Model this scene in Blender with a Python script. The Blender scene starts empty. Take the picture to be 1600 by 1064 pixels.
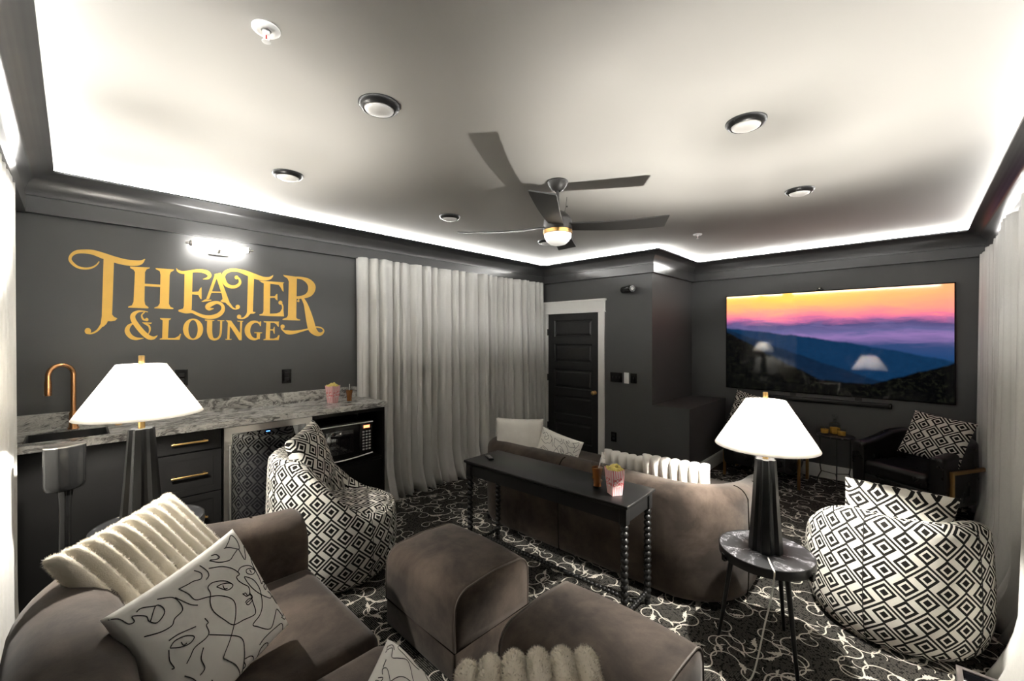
import bpy, bmesh, math, random
import numpy as np
from mathutils import Vector, Matrix

SC = bpy.context.scene
COL = SC.collection
rnd = random.Random(11)
rng = np.random.default_rng(5)
PI = math.pi

# ------------------------------------------------------------------ camera, world, exposure
F_PX, AZ, HY, HCAM = 656.5, math.radians(43.775), 526.2, 1.6
cam = bpy.data.cameras.new('camera')
cam.sensor_width = 36.0
cam.lens = 36.0 * F_PX / 1600.0
cam.shift_y = (HY - 532.0) / 1600.0
cam.clip_start = 0.02
cam_o = bpy.data.objects.new('camera', cam)
cam_o.location = (0, 0, HCAM)
cam_o.rotation_euler = (PI / 2, 0, AZ - PI / 2)
COL.objects.link(cam_o)
SC.camera = cam_o

world = bpy.data.worlds.new('world')
SC.world = world
world.use_nodes = True
world.node_tree.nodes['Background'].inputs[0].default_value = (0.6, 0.65, 0.7, 1)
world.node_tree.nodes['Background'].inputs[1].default_value = 0.0

vs = SC.view_settings
vs.view_transform = 'Standard'
vs.look = 'None'
vs.gamma = 1.0
vs.use_curve_mapping = False
vs.exposure = 2.38
LED_POWER = 44.0        # cove strip emission
BULB_POWER = 1950.0     # table lamp bulbs
SC.cycles.max_bounces = 10
SC.cycles.diffuse_bounces = 6
SC.cycles.glossy_bounces = 4
SC.cycles.transmission_bounces = 8
SC.cycles.transparent_max_bounces = 24
SC.cycles.sample_clamp_indirect = 6.0
SC.cycles.caustics_reflective = False
SC.cycles.caustics_refractive = False

_ca, _sa = math.cos(AZ), math.sin(AZ)
def on_y(px, py, Y):
    """point of the plane Y = const that stands at this place of the sign wall"""
    r = (px - 800) / F_PX
    dx, dy, dz = _ca + _sa * r, _sa - _ca * r, -(py - HY) / F_PX
    t = Y / dy
    return (dx * t, Y, HCAM + dz * t)

# ------------------------------------------------------------------ materials
MATS = {}
class NT:
    def __init__(self, name):
        m = bpy.data.materials.new(name); m.use_nodes = True
        self.m = m; self.nt = m.node_tree
        self.bsdf = self.nt.nodes['Principled BSDF']
        self.out = self.nt.nodes['Material Output']
        MATS[name] = m
    def n(self, t, **kw):
        x = self.nt.nodes.new(t)
        for k, v in kw.items():
            if k.startswith('i_'): x.inputs[k[2:].replace('_', ' ')].default_value = v
            else: setattr(x, k, v)
        return x
    def l(self, a, b): self.nt.links.new(a, b)
    def setin(self, sock, v):
        if isinstance(v, (int, float)): sock.default_value = v
        elif isinstance(v, (tuple, list)): sock.default_value = tuple(v) + ((1,) if len(v) == 3 and len(sock.default_value) == 4 else ())
        else: self.l(v, sock)
    def math(self, op, a, b=0.0, c=0.0):
        x = self.nt.nodes.new('ShaderNodeMath'); x.operation = op
        self.setin(x.inputs[0], a); self.setin(x.inputs[1], b)
        if op in ('COMPARE', 'MULTIPLY_ADD', 'SMOOTH_MIN', 'WRAP'): self.setin(x.inputs[2], c)
        return x.outputs[0]
    def mix(self, f, a, b):
        x = self.nt.nodes.new('ShaderNodeMix'); x.data_type = 'RGBA'
        self.setin(x.inputs[0], f); self.setin(x.inputs[6], a); self.setin(x.inputs[7], b)
        return x.outputs[2]
    def ramp(self, f, stops, interp='LINEAR'):
        x = self.nt.nodes.new('ShaderNodeValToRGB'); x.color_ramp.interpolation = interp
        e = x.color_ramp.elements
        while len(e) < len(stops): e.new(0.5)
        for k, (p, c) in enumerate(stops):
            e[k].position = p
            e[k].color = (c, c, c, 1) if isinstance(c, (int, float)) else tuple(c) + (1,)
        self.l(f, x.inputs[0]); return x.outputs[0]
    def noise(self, scale, detail=3, rough=0.5, vec=None, dist=0.0, out=0):
        x = self.nt.nodes.new('ShaderNodeTexNoise')
        x.inputs['Scale'].default_value = scale; x.inputs['Detail'].default_value = detail
        x.inputs['Roughness'].default_value = rough; x.inputs['Distortion'].default_value = dist
        if vec is not None: self.l(vec, x.inputs['Vector'])
        return x.outputs[out]
    def coord(self, which='Object'):
        return self.nt.nodes.new('ShaderNodeTexCoord').outputs[which]
    def bump(self, h, strength=0.2, dist=0.01):
        x = self.nt.nodes.new('ShaderNodeBump'); x.inputs['Strength'].default_value = strength
        x.inputs['Distance'].default_value = dist
        self.l(h, x.inputs['Height']); self.l(x.outputs[0], self.bsdf.inputs['Normal'])
    def p(self, **kw):
        for k, v in kw.items():
            self.setin(self.bsdf.inputs[{'color': 'Base Color', 'rough': 'Roughness', 'metal': 'Metallic', 'spec': 'Specular IOR Level',
                'coat': 'Coat Weight', 'coat_rough': 'Coat Roughness', 'sheen': 'Sheen Weight', 'sheen_rough': 'Sheen Roughness', 'trans': 'Transmission Weight',
                'ior': 'IOR', 'emit': 'Emission Color', 'emit_s': 'Emission Strength', 'alpha': 'Alpha', 'sss': 'Subsurface Weight'}[k]], v)
        return self

def plain(name, color, rough=0.5, metal=0.0, var=0.12, scale=30.0, bump=0.0, **kw):
    t = NT(name)
    nz = t.noise(scale, 3, 0.55, t.coord())
    a = tuple(max(0, c * (1 - var)) for c in color); b = tuple(min(1, c * (1 + var)) for c in color)
    t.p(color=t.mix(nz, a, b), rough=rough, metal=metal, **kw)
    if bump: t.bump(nz, bump, 0.004)
    return t.m

plain('wall_paint', (0.074, 0.074, 0.074), 0.55, var=0.05, scale=6)
plain('trim_paint', (0.050, 0.050, 0.050), 0.30, var=0.18, scale=9)
plain('ceiling_paint', (0.45, 0.442, 0.422), 0.9, var=0.015, scale=2)
plain('white_trim', (0.86, 0.85, 0.82), 0.45, var=0.03)
plain('door_black', (0.016, 0.016, 0.016), 0.42, var=0.2)
plain('cab_black', (0.009, 0.0087, 0.0085), 0.45, var=0.3, scale=5, spec=0.08)
plain('niche_black', (0.006, 0.006, 0.006), 0.5)
plain('gloss_black', (0.006, 0.006, 0.006), 0.16, spec=0.35)
plain('satin_black', (0.010, 0.010, 0.010), 0.34, var=0.15, spec=0.32)
plain('matte_black', (0.022, 0.021, 0.020), 0.6, var=0.1)
plain('fan_black', (0.020, 0.019, 0.018), 0.45)
plain('brass', (0.80, 0.52, 0.20), 0.28, 1.0, var=0.06)
plain('aged_brass', (0.52, 0.31, 0.11), 0.35, 1.0, var=0.12)
plain('copper', (0.72, 0.36, 0.16), 0.25, 1.0, var=0.06)
plain('steel', (0.62, 0.60, 0.57), 0.28, 1.0, var=0.05, scale=60)
plain('chrome', (0.8, 0.8, 0.8), 0.08, 1.0, var=0.02)
plain('white_plastic', (0.8, 0.8, 0.79), 0.4, var=0.02)
plain('red_plastic', (0.5, 0.02, 0.02), 0.4, var=0.02)
plain('cord_white', (0.62, 0.60, 0.56), 0.5, var=0.05)
plain('lens_off', (0.55, 0.54, 0.52), 0.5, var=0.03)
plain('dome_glass', (0.86, 0.85, 0.82), 0.25, var=0.02, emit=(1, 0.97, 0.9), emit_s=0.07)
plain('sign_gold', (0.80, 0.47, 0.075), 0.38, 0.0, var=0.10, scale=14)
plain('led_blue', (0.02, 0.1, 0.6), 0.4, emit=(0.05, 0.2, 1.0), emit_s=2.0)
plain('display_red', (0.1, 0.02, 0.01), 0.4, emit=(1.0, 0.2, 0.08), emit_s=0.9)
plain('key_grey', (0.45, 0.45, 0.45), 0.5)
plain('lines_ink', (0.012, 0.011, 0.010), 0.7)
plain('linen', (0.88, 0.86, 0.81), 0.9, var=0.05, scale=12, bump=0.12)
plain('scroll_cream', (0.60, 0.565, 0.50), 0.95, var=0.22, scale=25)
plain('seam_dark', (0.006, 0.005, 0.004), 0.9, spec=0.0)
plain('seam_brown', (0.085, 0.068, 0.056), 0.7)
plain('paper_red', (0.62, 0.015, 0.03), 0.6, var=0.05)
plain('paper_white', (0.80, 0.76, 0.74), 0.6, var=0.03)
plain('popcorn', (0.86, 0.66, 0.22), 0.8, var=0.35, scale=60)
plain('sink_dark', (0.012, 0.012, 0.013), 0.4)
plain('speaker_black', (0.006, 0.006, 0.006), 0.15, spec=0.28)
plain('strap_grey', (0.25, 0.25, 0.25), 0.6)

def leather():
    t = NT('leather_black'); c = t.coord()
    v = t.nt.nodes.new('ShaderNodeTexVoronoi'); v.inputs['Scale'].default_value = 180; t.l(c, v.inputs['Vector'])
    t.p(color=(0.009, 0.009, 0.009), rough=t.math('MULTIPLY_ADD', t.noise(8, 3, 0.5, c), 0.25, 0.18))
    t.bump(v.outputs[0], 0.12, 0.002)
leather()

def suede():
    t = NT('suede'); c = t.coord()
    big = t.noise(3.4, 5, 0.62, c, 0.25); fine = t.noise(160, 2, 0.6, c)
    f = t.ramp(big, [(0.36, 0.0), (0.66, 1.0)])
    col = t.mix(f, (0.024, 0.0165, 0.0125), (0.098, 0.073, 0.057))
    t.p(color=t.mix(t.math('MULTIPLY', fine, 0.35), col, (0.02, 0.016, 0.013)), rough=0.85, sheen=0.12, sheen_rough=0.5, spec=0.15)
    t.bump(fine, 0.15, 0.003)
suede()

def fur_mat():
    t = NT('fur_cream'); c = t.coord()
    f = t.noise(14, 4, 0.6, c)
    t.p(color=t.mix(f, (0.72, 0.64, 0.50), (0.90, 0.85, 0.75)), rough=1.0, spec=0.05, sheen=0.3)
    t.bump(t.noise(220, 2, 0.6, c), 0.4, 0.004)
    t = NT('fur_white'); c = t.coord()
    t.p(color=t.mix(t.noise(14, 4, 0.6, c), (0.74, 0.71, 0.66), (0.88, 0.86, 0.82)), rough=1.0, spec=0.05, sheen=0.3)
    t.bump(t.noise(220, 2, 0.6, c), 0.4, 0.004)
fur_mat()

def curtain_mat():
    t = NT('curtain_grey'); c = t.coord()
    mp = t.n('ShaderNodeMapping'); mp.inputs['Scale'].default_value = (220, 220, 60); t.l(c, mp.inputs[0])
    w = t.noise(1.0, 3, 0.6, mp.outputs[0]); big = t.noise(1.6, 2, 0.5, c)
    col = t.mix(w, (0.64, 0.635, 0.61), (0.76, 0.75, 0.72))
    t.p(color=t.mix(t.math('MULTIPLY', big, 0.25), col, (0.58, 0.575, 0.555)), rough=0.85, sheen=0.2, spec=0.2)
    t.bump(w, 0.12, 0.002)
curtain_mat()

def granite():
    t = NT('granite'); c = t.coord()
    mp = t.n('ShaderNodeMapping'); mp.inputs['Rotation'].default_value = (0.3, 0.2, 0.5); mp.inputs['Scale'].default_value = (1.0, 2.2, 2.2); t.l(c, mp.inputs[0])
    wrp = t.noise(2.6, 4, 0.6, mp.outputs[0], 0.6, out=1)
    add = t.n('ShaderNodeVectorMath', operation='MULTIPLY_ADD'); t.l(wrp, add.inputs[0]); add.inputs[1].default_value = (0.7, 0.7, 0.7); t.l(mp.outputs[0], add.inputs[2])
    n1 = t.noise(7, 8, 0.68, add.outputs[0], 1.2)
    col = t.ramp(n1, [(0.30, (0.03, 0.03, 0.03)), (0.42, (0.16, 0.155, 0.15)), (0.50, (0.42, 0.41, 0.39)), (0.58, (0.62, 0.61, 0.58)), (0.66, (0.30, 0.295, 0.28)), (0.76, (0.66, 0.65, 0.63))])
    t.p(color=col, rough=0.16, spec=0.5)
granite()

def marble_black():
    t = NT('marble_black'); c = t.coord()
    wrp = t.noise(3, 3, 0.6, c, 0.5, out=1)
    add = t.n('ShaderNodeVectorMath', operation='MULTIPLY_ADD'); t.l(wrp, add.inputs[0]); add.inputs[1].default_value = (0.5, 0.5, 0.5); t.l(c, add.inputs[2])
    n1 = t.noise(4.5, 5, 0.6, add.outputs[0])
    vein = t.math('ABSOLUTE', t.math('SUBTRACT', n1, 0.5))
    col = t.ramp(vein, [(0.0, (0.26, 0.26, 0.28)), (0.012, (0.05, 0.05, 0.054)), (0.05, (0.016, 0.0165, 0.018)), (1.0, (0.011, 0.011, 0.012))])
    t.p(color=col, rough=0.42, spec=0.25)
marble_black()

def key_pattern():
    """black and white interlocking diamond weave, UV in metres"""
    t = NT('diamond_weave')
    uv = t.n('ShaderNodeUVMap'); sep = t.n('ShaderNodeSeparateXYZ'); t.l(uv.outputs[0], sep.inputs[0])
    r, L, A = 1.0, 1.70, 1.226; k = 1.0 / (0.064 * math.sqrt(2))
    X = t.math('MULTIPLY', sep.outputs[0], k); Y = t.math('MULTIPLY', sep.outputs[1], -k)
    Xf = t.math('ABSOLUTE', t.math('WRAP', X, L / 2, -L / 2))
    wrap = lambda e: t.math('ABSOLUTE', t.math('WRAP', e, A / 2, -A / 2))
    d1 = t.math('ADD', Xf, wrap(t.math('ADD', Y, r / 2)))
    d2 = t.math('ADD', t.math('ABSOLUTE', t.math('SUBTRACT', Xf, L / 2)), wrap(t.math('SUBTRACT', Y, (L + r) / 2)))
    d = t.math('MULTIPLY', t.math('MINIMUM', d1, d2), 2.0 / r)
    ln = wrap(t.math('SUBTRACT', Y, Xf))
    ring_w = t.math('MULTIPLY', t.math('GREATER_THAN', d, 0.40), t.math('LESS_THAN', d, 0.66))
    band = t.math('MULTIPLY', t.math('GREATER_THAN', d, 1.04), t.math('GREATER_THAN', ln, 0.075))
    w = t.math('MAXIMUM', ring_w, band)
    c = t.coord(); fine = t.noise(350, 2, 0.6, c)
    wh = t.mix(fine, (0.58, 0.555, 0.50), (0.80, 0.775, 0.71))
    t.p(color=t.mix(w, (0.012, 0.011, 0.010), wh), rough=0.92, spec=0.15)
    t.bump(t.math('ADD', t.math('MULTIPLY', w, 0.6), t.math('MULTIPLY', fine, 0.5)), 0.25, 0.002)
key_pattern()

def carpet():
    t = NT('carpet_black'); c = t.coord()
    sep = t.n('ShaderNodeSeparateXYZ'); t.l(c, sep.inputs[0])
    wob = t.noise(5, 2, 0.5, c)
    s = t.math('SINE', t.math('MULTIPLY', t.math('ADD', sep.outputs[0], t.math('MULTIPLY', wob, 0.006)), 2 * PI / 0.0095))
    s = t.math('MULTIPLY', t.math('GREATER_THAN', s, 0.35), t.math('GREATER_THAN', t.noise(60, 2, 0.6, c), 0.44))
    t.p(color=t.mix(s, (0.010, 0.0095, 0.009), (0.125, 0.118, 0.105)), rough=0.97, spec=0.1)
    t.bump(t.noise(400, 2, 0.6, c), 0.5, 0.004)
carpet()

def shade_mat():
    t = NT('shade_linen')
    d = t.n('ShaderNodeBsdfDiffuse'); d.inputs[0].default_value = (0.80, 0.79, 0.77, 1)
    tr = t.n('ShaderNodeBsdfTranslucent'); tr.inputs[0].default_value = (0.95, 0.93, 0.89, 1)
    nz = t.noise(90, 2, 0.5, t.coord())
    mx = t.n('ShaderNodeMixShader'); t.l(t.math('MULTIPLY_ADD', nz, 0.06, 0.84), mx.inputs[0])
    t.l(d.outputs[0], mx.inputs[1]); t.l(tr.outputs[0], mx.inputs[2])
    t.l(mx.outputs[0], t.out.inputs[0])
shade_mat()

def glass(name, color=(1, 1, 1), rough=0.0, ior=1.45, trans=1.0):
    t = NT(name); t.p(color=color, rough=rough, trans=trans, ior=ior); return t.m
def thin_glass():
    t = NT('clear_glass')
    tr = t.n('ShaderNodeBsdfTransparent'); tr.inputs[0].default_value = (0.94, 0.95, 0.95, 1)
    gl = t.n('ShaderNodeBsdfGlossy'); gl.inputs['Roughness'].default_value = 0.04
    fr = t.n('ShaderNodeLayerWeight'); fr.inputs[0].default_value = 0.3
    nz = t.noise(20, 2, 0.5, t.coord())
    mx = t.n('ShaderNodeMixShader'); t.l(t.math('ADD', t.math('MULTIPLY', t.math('POWER', fr.outputs[1], 3.0), 0.6), t.math('MULTIPLY', nz, 0.05)), mx.inputs[0])
    t.l(tr.outputs[0], mx.inputs[1]); t.l(gl.outputs[0], mx.inputs[2]); t.l(mx.outputs[0], t.out.inputs[0])
thin_glass()
glass('whisky', (0.98, 0.55, 0.10), ior=1.34, trans=0.25)
glass('cola', (0.50, 0.17, 0.04), ior=1.34, trans=0.45)
glass('ice', (0.95, 0.85, 0.7), 0.1, 1.31)
def dark_glass():
    t = NT('dark_glass'); nz = t.noise(3, 2, 0.5, t.coord())
    t.p(color=(0.012, 0.012, 0.014), rough=t.math('MULTIPLY', nz, 0.05), spec=0.9, coat=1.0, coat_rough=0.02)
    t = NT('table_glass'); nz = t.noise(3, 2, 0.5, t.coord())
    t.p(color=(0.004, 0.004, 0.005), rough=t.math('MULTIPLY', nz, 0.04), spec=0.9, coat=1.0, coat_rough=0.02)
dark_glass()

def emitter(name, color, strength):
    t = NT(name); e = t.n('ShaderNodeEmission'); e.inputs[0].default_value = tuple(color) + (1,); e.inputs[1].default_value = strength
    t.l(e.outputs[0], t.out.inputs[0]); return t.m
emitter('led_strip', (1.0, 0.985, 0.95), LED_POWER)
emitter('bulb', (1.0, 0.955, 0.87), BULB_POWER)
emitter('bulb_dim', (1.0, 0.955, 0.87), BULB_POWER * 0.68)
emitter('tube_lamp', (1.0, 0.97, 0.92), 20.0)

def stripes():
    t = NT('popcorn_stripes'); uv = t.n('ShaderNodeUVMap'); sep = t.n('ShaderNodeSeparateXYZ'); t.l(uv.outputs[0], sep.inputs[0])
    s = t.math('GREATER_THAN', t.math('SINE', t.math('MULTIPLY', sep.outputs[0], 2 * PI * 8)), 0.3)
    t.p(color=t.mix(s, (0.80, 0.74, 0.72), (0.70, 0.10, 0.13)), rough=0.55)
stripes()

def tv_picture():
    t = NT('tv_picture')
    uv = t.n('ShaderNodeUVMap'); sep = t.n('ShaderNodeSeparateXYZ'); t.l(uv.outputs[0], sep.inputs[0])
    u, v = sep.outputs[0], sep.outputs[1]
    def vec(sx, sy, seed):
        c = t.n('ShaderNodeCombineXYZ'); t.l(t.math('MULTIPLY', u, sx), c.inputs[0]); t.l(t.math('MULTIPLY', v, sy), c.inputs[1]); c.inputs[2].default_value = seed
        return c.outputs[0]
    cl = t.noise(1.0, 6, 0.6, vec(5, 11, 1.3), 0.4)
    vd = t.math('ADD', v, t.math('MULTIPLY', t.math('SUBTRACT', cl, 0.5), 0.15))
    sky = t.ramp(vd, [(0.0, (0.0, 0.002, 0.006)), (0.20, (0.001, 0.014, 0.048)), (0.34, (0.003, 0.030, 0.090)), (0.47, (0.018, 0.036, 0.10)),
                      (0.56, (0.16, 0.10, 0.24)), (0.61, (0.075, 0.07, 0.17)), (0.67, (0.055, 0.045, 0.12)), (0.72, (0.34, 0.09, 0.20)), (0.79, (0.78, 0.17, 0.18)), (0.86, (0.82, 0.30, 0.11)), (0.95, (0.78, 0.42, 0.07)), (1.0, (0.74, 0.44, 0.08))])
    # pinker to the right
    pink = t.math('MULTIPLY', t.math('MULTIPLY', t.math('SUBTRACT', u, 0.45), 1.1), t.math('GREATER_THAN', vd, 0.76))
    sky = t.mix(t.math('MAXIMUM', pink, 0.0), sky, (0.74, 0.17, 0.15))
    # cloud edge banks
    cb = t.noise(1.0, 6, 0.62, vec(7, 16, 4.1), 0.5)
    bank = t.math('MULTIPLY', t.ramp(cb, [(0.5, 0.0), (0.62, 1.0)]), t.math('LESS_THAN', t.math('ABSOLUTE', t.math('SUBTRACT', v, 0.66)), 0.07))
    sky = t.mix(t.math('MULTIPLY', bank, 0.6), sky, (0.09, 0.07, 0.17))
    def hill(a, b, c, seed, amp, fr, col, sky):
        nz = t.noise(1.0, 7, 0.65, vec(fr, 0, seed))
        h = t.math('ADD', t.math('MULTIPLY_ADD', t.math('MULTIPLY', u, u), c, t.math('MULTIPLY_ADD', u, b, a)), t.math('MULTIPLY', t.math('SUBTRACT', nz, 0.5), amp))
        f = t.ramp(t.math('SUBTRACT', h, v), [(0.0, 0.0), (0.02, 1.0)])
        return t.mix(f, sky, col)
    tx = t.noise(1.0, 6, 0.7, vec(40, 26, 2.2))
    far = t.mix(tx, (0.001, 0.010, 0.030), (0.004, 0.024, 0.062))
    sky = hill(0.66, -0.18, -0.12, 3.0, 0.06, 6, far, sky)
    mid = t.mix(tx, (0.0005, 0.004, 0.012), (0.004, 0.014, 0.034))
    sky = hill(0.65, -0.70, 0.05, 7.7, 0.05, 9, mid, sky)
    frs = t.ramp(t.noise(1.0, 7, 0.75, vec(60, 34, 5.5)), [(0.5, (0.0004, 0.0005, 0.0006)), (0.75, (0.010, 0.011, 0.006))])
    sky = hill(0.62, -1.05, 0.15, 12.1, 0.07, 11, frs, sky)
    sky = hill(-0.30, 0.55, 0.10, 21.4, 0.07, 10, frs, sky)
    sky = hill(0.14, 0.0, 0.0, 30.4, 0.06, 10, frs, sky)
    t.p(color=(0.004, 0.004, 0.005), rough=0.05, spec=0.18, emit=sky, emit_s=0.36)
tv_picture()

# ------------------------------------------------------------------ mesh builder
class MB:
    def __init__(self): self.v = []; self.f = []; self.uv = {}
    def add(self, vs_, fs, uvs=None):
        o = len(self.v); self.v += [tuple(map(float, p)) for p in vs_]
        for k, f in enumerate(fs):
            if uvs is not None: self.uv[len(self.f)] = uvs[k]
            self.f.append(tuple(i + o for i in f))
        return self
    def box(self, lo, hi):
        x0, y0, z0 = lo; x1, y1, z1 = hi
        return self.add([(x0, y0, z0), (x1, y0, z0), (x1, y1, z0), (x0, y1, z0), (x0, y0, z1), (x1, y0, z1), (x1, y1, z1), (x0, y1, z1)],
                        [(3, 2, 1, 0), (4, 5, 6, 7), (0, 1, 5, 4), (1, 2, 6, 5), (2, 3, 7, 6), (3, 0, 4, 7)])
    def rbox(self, lo, hi, r=0.01, seg=3):
        bm = bmesh.new(); bmesh.ops.create_cube(bm, size=1.0)
        lo, hi = Vector(lo), Vector(hi); c, s = (lo + hi) / 2, hi - lo
        for v in bm.verts: v.co = Vector((v.co.x * s.x, v.co.y * s.y, v.co.z * s.z)) + c
        r = min(r, 0.49 * min(s))
        bmesh.ops.bevel(bm, geom=bm.edges[:], offset=r, segments=seg, affect='EDGES', profile=0.5)
        bm.verts.index_update()
        self.add([v.co[:] for v in bm.verts], [[v.index for v in f.verts] for f in bm.faces]); bm.free(); return self
    def grid(self, P, wrap_u=False, wrap_v=False, UV=None, flip=False):
        """P[m][n] points; u along m, v along n"""
        P = np.asarray(P, float); m, n = P.shape[:2]
        fs = []; uvs = [] if UV is not None else None
        for i in range(m if wrap_u else m - 1):
            for j in range(n if wrap_v else n - 1):
                i2, j2 = (i + 1) % m, (j + 1) % n
                q = [(i, j), (i2, j), (i2, j2), (i, j2)]
                if flip: q = q[::-1]
                fs.append([a * n + b for a, b in q])
                if UV is not None: uvs.append([tuple(UV[a][b]) for a, b in q])
        return self.add(P.reshape(-1, 3), fs, uvs)
    def lathe(self, prof, n=32, c=(0, 0, 0), cap=True):
        a = np.linspace(0, 2 * PI, n, endpoint=False)
        P = [[(c[0] + r * math.cos(t), c[1] + r * math.sin(t), c[2] + z) for r, z in prof] for t in a]
        self.grid(P, wrap_u=True)
        if cap:
            for k, fl in ((0, True), (-1, False)):
                if prof[k][0] > 1e-5:
                    ring = [P[i][k] for i in range(n)]
                    self.add(ring, [list(range(n))[::-1] if fl else list(range(n))])
        return self
    def tube(self, pts, r, n=10, closed=False, cap=True):
        pts = np.asarray(pts, float); m = len(pts)
        R = np.broadcast_to(np.asarray(r, float), (m,))
        T = np.roll(pts, -1, 0) - np.roll(pts, 1, 0)
        if not closed: T[0] = pts[1] - pts[0]; T[-1] = pts[-1] - pts[-2]
        T /= np.linalg.norm(T, axis=1)[:, None] + 1e-12
        up = np.array([0, 0, 1.0]) if abs(T[0][2]) < 0.9 else np.array([1.0, 0, 0])
        N = np.cross(up, T[0]); N /= np.linalg.norm(N); P = []
        for k in range(m):
            N = N - T[k] * np.dot(N, T[k]); N /= np.linalg.norm(N) + 1e-12; B = np.cross(T[k], N)
            P.append([pts[k] + R[k] * (math.cos(t) * N + math.sin(t) * B) for t in np.linspace(0, 2 * PI, n, endpoint=False)])
        self.grid(P, wrap_u=closed, wrap_v=True)
        if cap and not closed:
            self.add(P[0], [list(range(n))[::-1]]); self.add(P[-1], [list(range(n))])
        return self
    def prism(self, poly, z0, z1, axes=(0, 1, 2)):
        n = len(poly)
        def m(p, z):
            q = [0, 0, 0]; q[axes[0]] = p[0]; q[axes[1]] = p[1]; q[axes[2]] = z; return q
        vs_ = [m(p, z0) for p in poly] + [m(p, z1) for p in poly]
        return self.add(vs_, [list(range(n))[::-1], [n + i for i in range(n)]] + [[i, (i + 1) % n, n + (i + 1) % n, n + i] for i in range(n)])
    def ball(self, c, r, n=12, sq=(1, 1, 1)):
        prof = [(max(1e-6, r * math.sin(t)), -r * math.cos(t)) for t in np.linspace(0, PI, n // 2 + 1)]
        a = np.linspace(0, 2 * PI, n, endpoint=False)
        return self.grid([[(c[0] + sq[0] * p * math.cos(t), c[1] + sq[1] * p * math.sin(t), c[2] + sq[2] * z) for p, z in prof] for t in a], wrap_u=True)
    def build(self, name, mat, parent=None, smooth=40, kind=None):
        me = bpy.data.meshes.new(name); me.from_pydata(self.v, [], self.f); me.update()
        if self.uv:
            ul = me.uv_layers.new(name='UVMap')
            for p in me.polygons:
                u = self.uv.get(p.index)
                if u:
                    for k, li in enumerate(p.loop_indices): ul.data[li].uv = u[k]
        bm = bmesh.new(); bm.from_mesh(me); bmesh.ops.remove_doubles(bm, verts=bm.verts, dist=1e-5)
        bmesh.ops.recalc_face_normals(bm, faces=bm.faces); bm.to_mesh(me); bm.free()
        if smooth:
            me.polygons.foreach_set('use_smooth', [True] * len(me.polygons))
            me.set_sharp_from_angle(angle=math.radians(smooth))
        me.materials.append(MATS[mat])
        o = bpy.data.objects.new(name, me); COL.objects.link(o)
        if parent is not None: o.parent = parent
        if kind: o['kind'] = kind
        return o

def raw(name, V, Fc, mat, parent=None, kind=None):
    me = bpy.data.meshes.new(name); me.from_pydata(V, [], Fc); me.update(); me.materials.append(MATS[mat])
    o = bpy.data.objects.new(name, me); COL.objects.link(o)
    if parent is not None: o.parent = parent
    if kind: o['kind'] = kind
    return o
def tag(o, label, cat, group=None):
    o['label'] = label; o['category'] = cat
    if group: o['group'] = group
    return o
def thing(name, label, cat, loc=(0, 0, 0), rz=0.0, group=None):
    o = bpy.data.objects.new(name, None); o.empty_display_size = 0.1; COL.objects.link(o)
    o.location = loc; o.rotation_euler = (0, 0, rz); return tag(o, label, cat, group)
def struct(o): o['kind'] = 'structure'; return o
def catmull(pts, per=6, closed=False):
    P = np.asarray(pts, float); n = len(P); out = []
    for i in range(n if closed else n - 1):
        g = lambda k: P[k % n] if closed else P[min(max(k, 0), n - 1)]
        p0, p1, p2, p3 = g(i - 1), g(i), g(i + 1), g(i + 2)
        for t in np.linspace(0, 1, per, endpoint=False):
            out.append(0.5 * (2 * p1 + (p2 - p0) * t + (2 * p0 - 5 * p1 + 4 * p2 - p3) * t * t + (3 * p1 - p0 - 3 * p2 + p3) * t ** 3))
    if not closed: out.append(P[-1])
    return np.array(out)
def copy_tree(o, label=None, loc=None, rz=None):
    c = o.copy(); COL.objects.link(c)
    if loc is not None: c.location = loc
    if rz is not None: c.rotation_euler = (0, 0, rz)
    if label: c['label'] = label
    for ch in list(o.children):
        d = ch.copy(); COL.objects.link(d); d.parent = c
        for g in list(ch.children):
            e = g.copy(); COL.objects.link(e); e.parent = d
    return c

# ------------------------------------------------------------------ the room
XN, XD, XT = -0.238, 4.693, 5.91
YL, YC, YR = 3.885, 2.222, -0.514
YB, ZB = 1.79, 0.80            # low bulkhead beside the door wall
ZC = 2.66

floor = struct(MB().box((XN - .1, YR - .1, -.08), (XT + .1, YL + .1, 0)).build('floor', 'carpet_black', smooth=0))
struct(MB().box((XN - .1, YR - .1, ZC), (XT + .1, YL + .1, ZC + .08)).build('ceiling', 'ceiling_paint', smooth=0))
struct(MB().box((XN - .1, YL, 0), (XD, YL + .1, ZC)).build('wall_left', 'wall_paint', smooth=0))
DY0, DY1, DZ = 2.945, 3.79, 1.93
m = MB().box((XD, DY1, 0), (XD + .12, YL + .1, ZC)).box((XD, YC, 0), (XD + .12, DY0, ZC)).box((XD, DY0, DZ), (XD + .12, DY1, ZC))
struct(m.build('wall_back', 'wall_paint', smooth=0))
struct(MB().box((XD + .12, YC, 0), (XT, YC + .1, ZC)).build('wall_recess', 'wall_paint', smooth=0))
struct(MB().box((XD, YB, 0), (XT, YC, ZB)).build('wall_bulkhead', 'wall_paint', smooth=0))
struct(MB().box((XT, YR - .1, 0), (XT + .1, YC + .1, ZC)).build('wall_far', 'wall_paint', smooth=0))
struct(MB().box((XN, YR - .1, 0), (XT, YR, ZC)).build('wall_right', 'wall_paint', smooth=0))
struct(MB().box((XN - .1, YR - .1, 0), (XN, YL, ZC)).build('wall_near', 'wall_paint', smooth=0))
struct(MB().box((XT - .016, YR + .02, 0), (XT, YB, .135)).box((XT - .010, YR + .02, .135), (XT, YB, .15)).build('baseboard_far', 'white_trim'))
struct(MB().box((XD, YB - .016, 0), (XT - .016, YB, .135)).box((XD, YB - .010, .135), (XT - .016, YB, .15)).build('baseboard_bulkhead', 'white_trim'))

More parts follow.
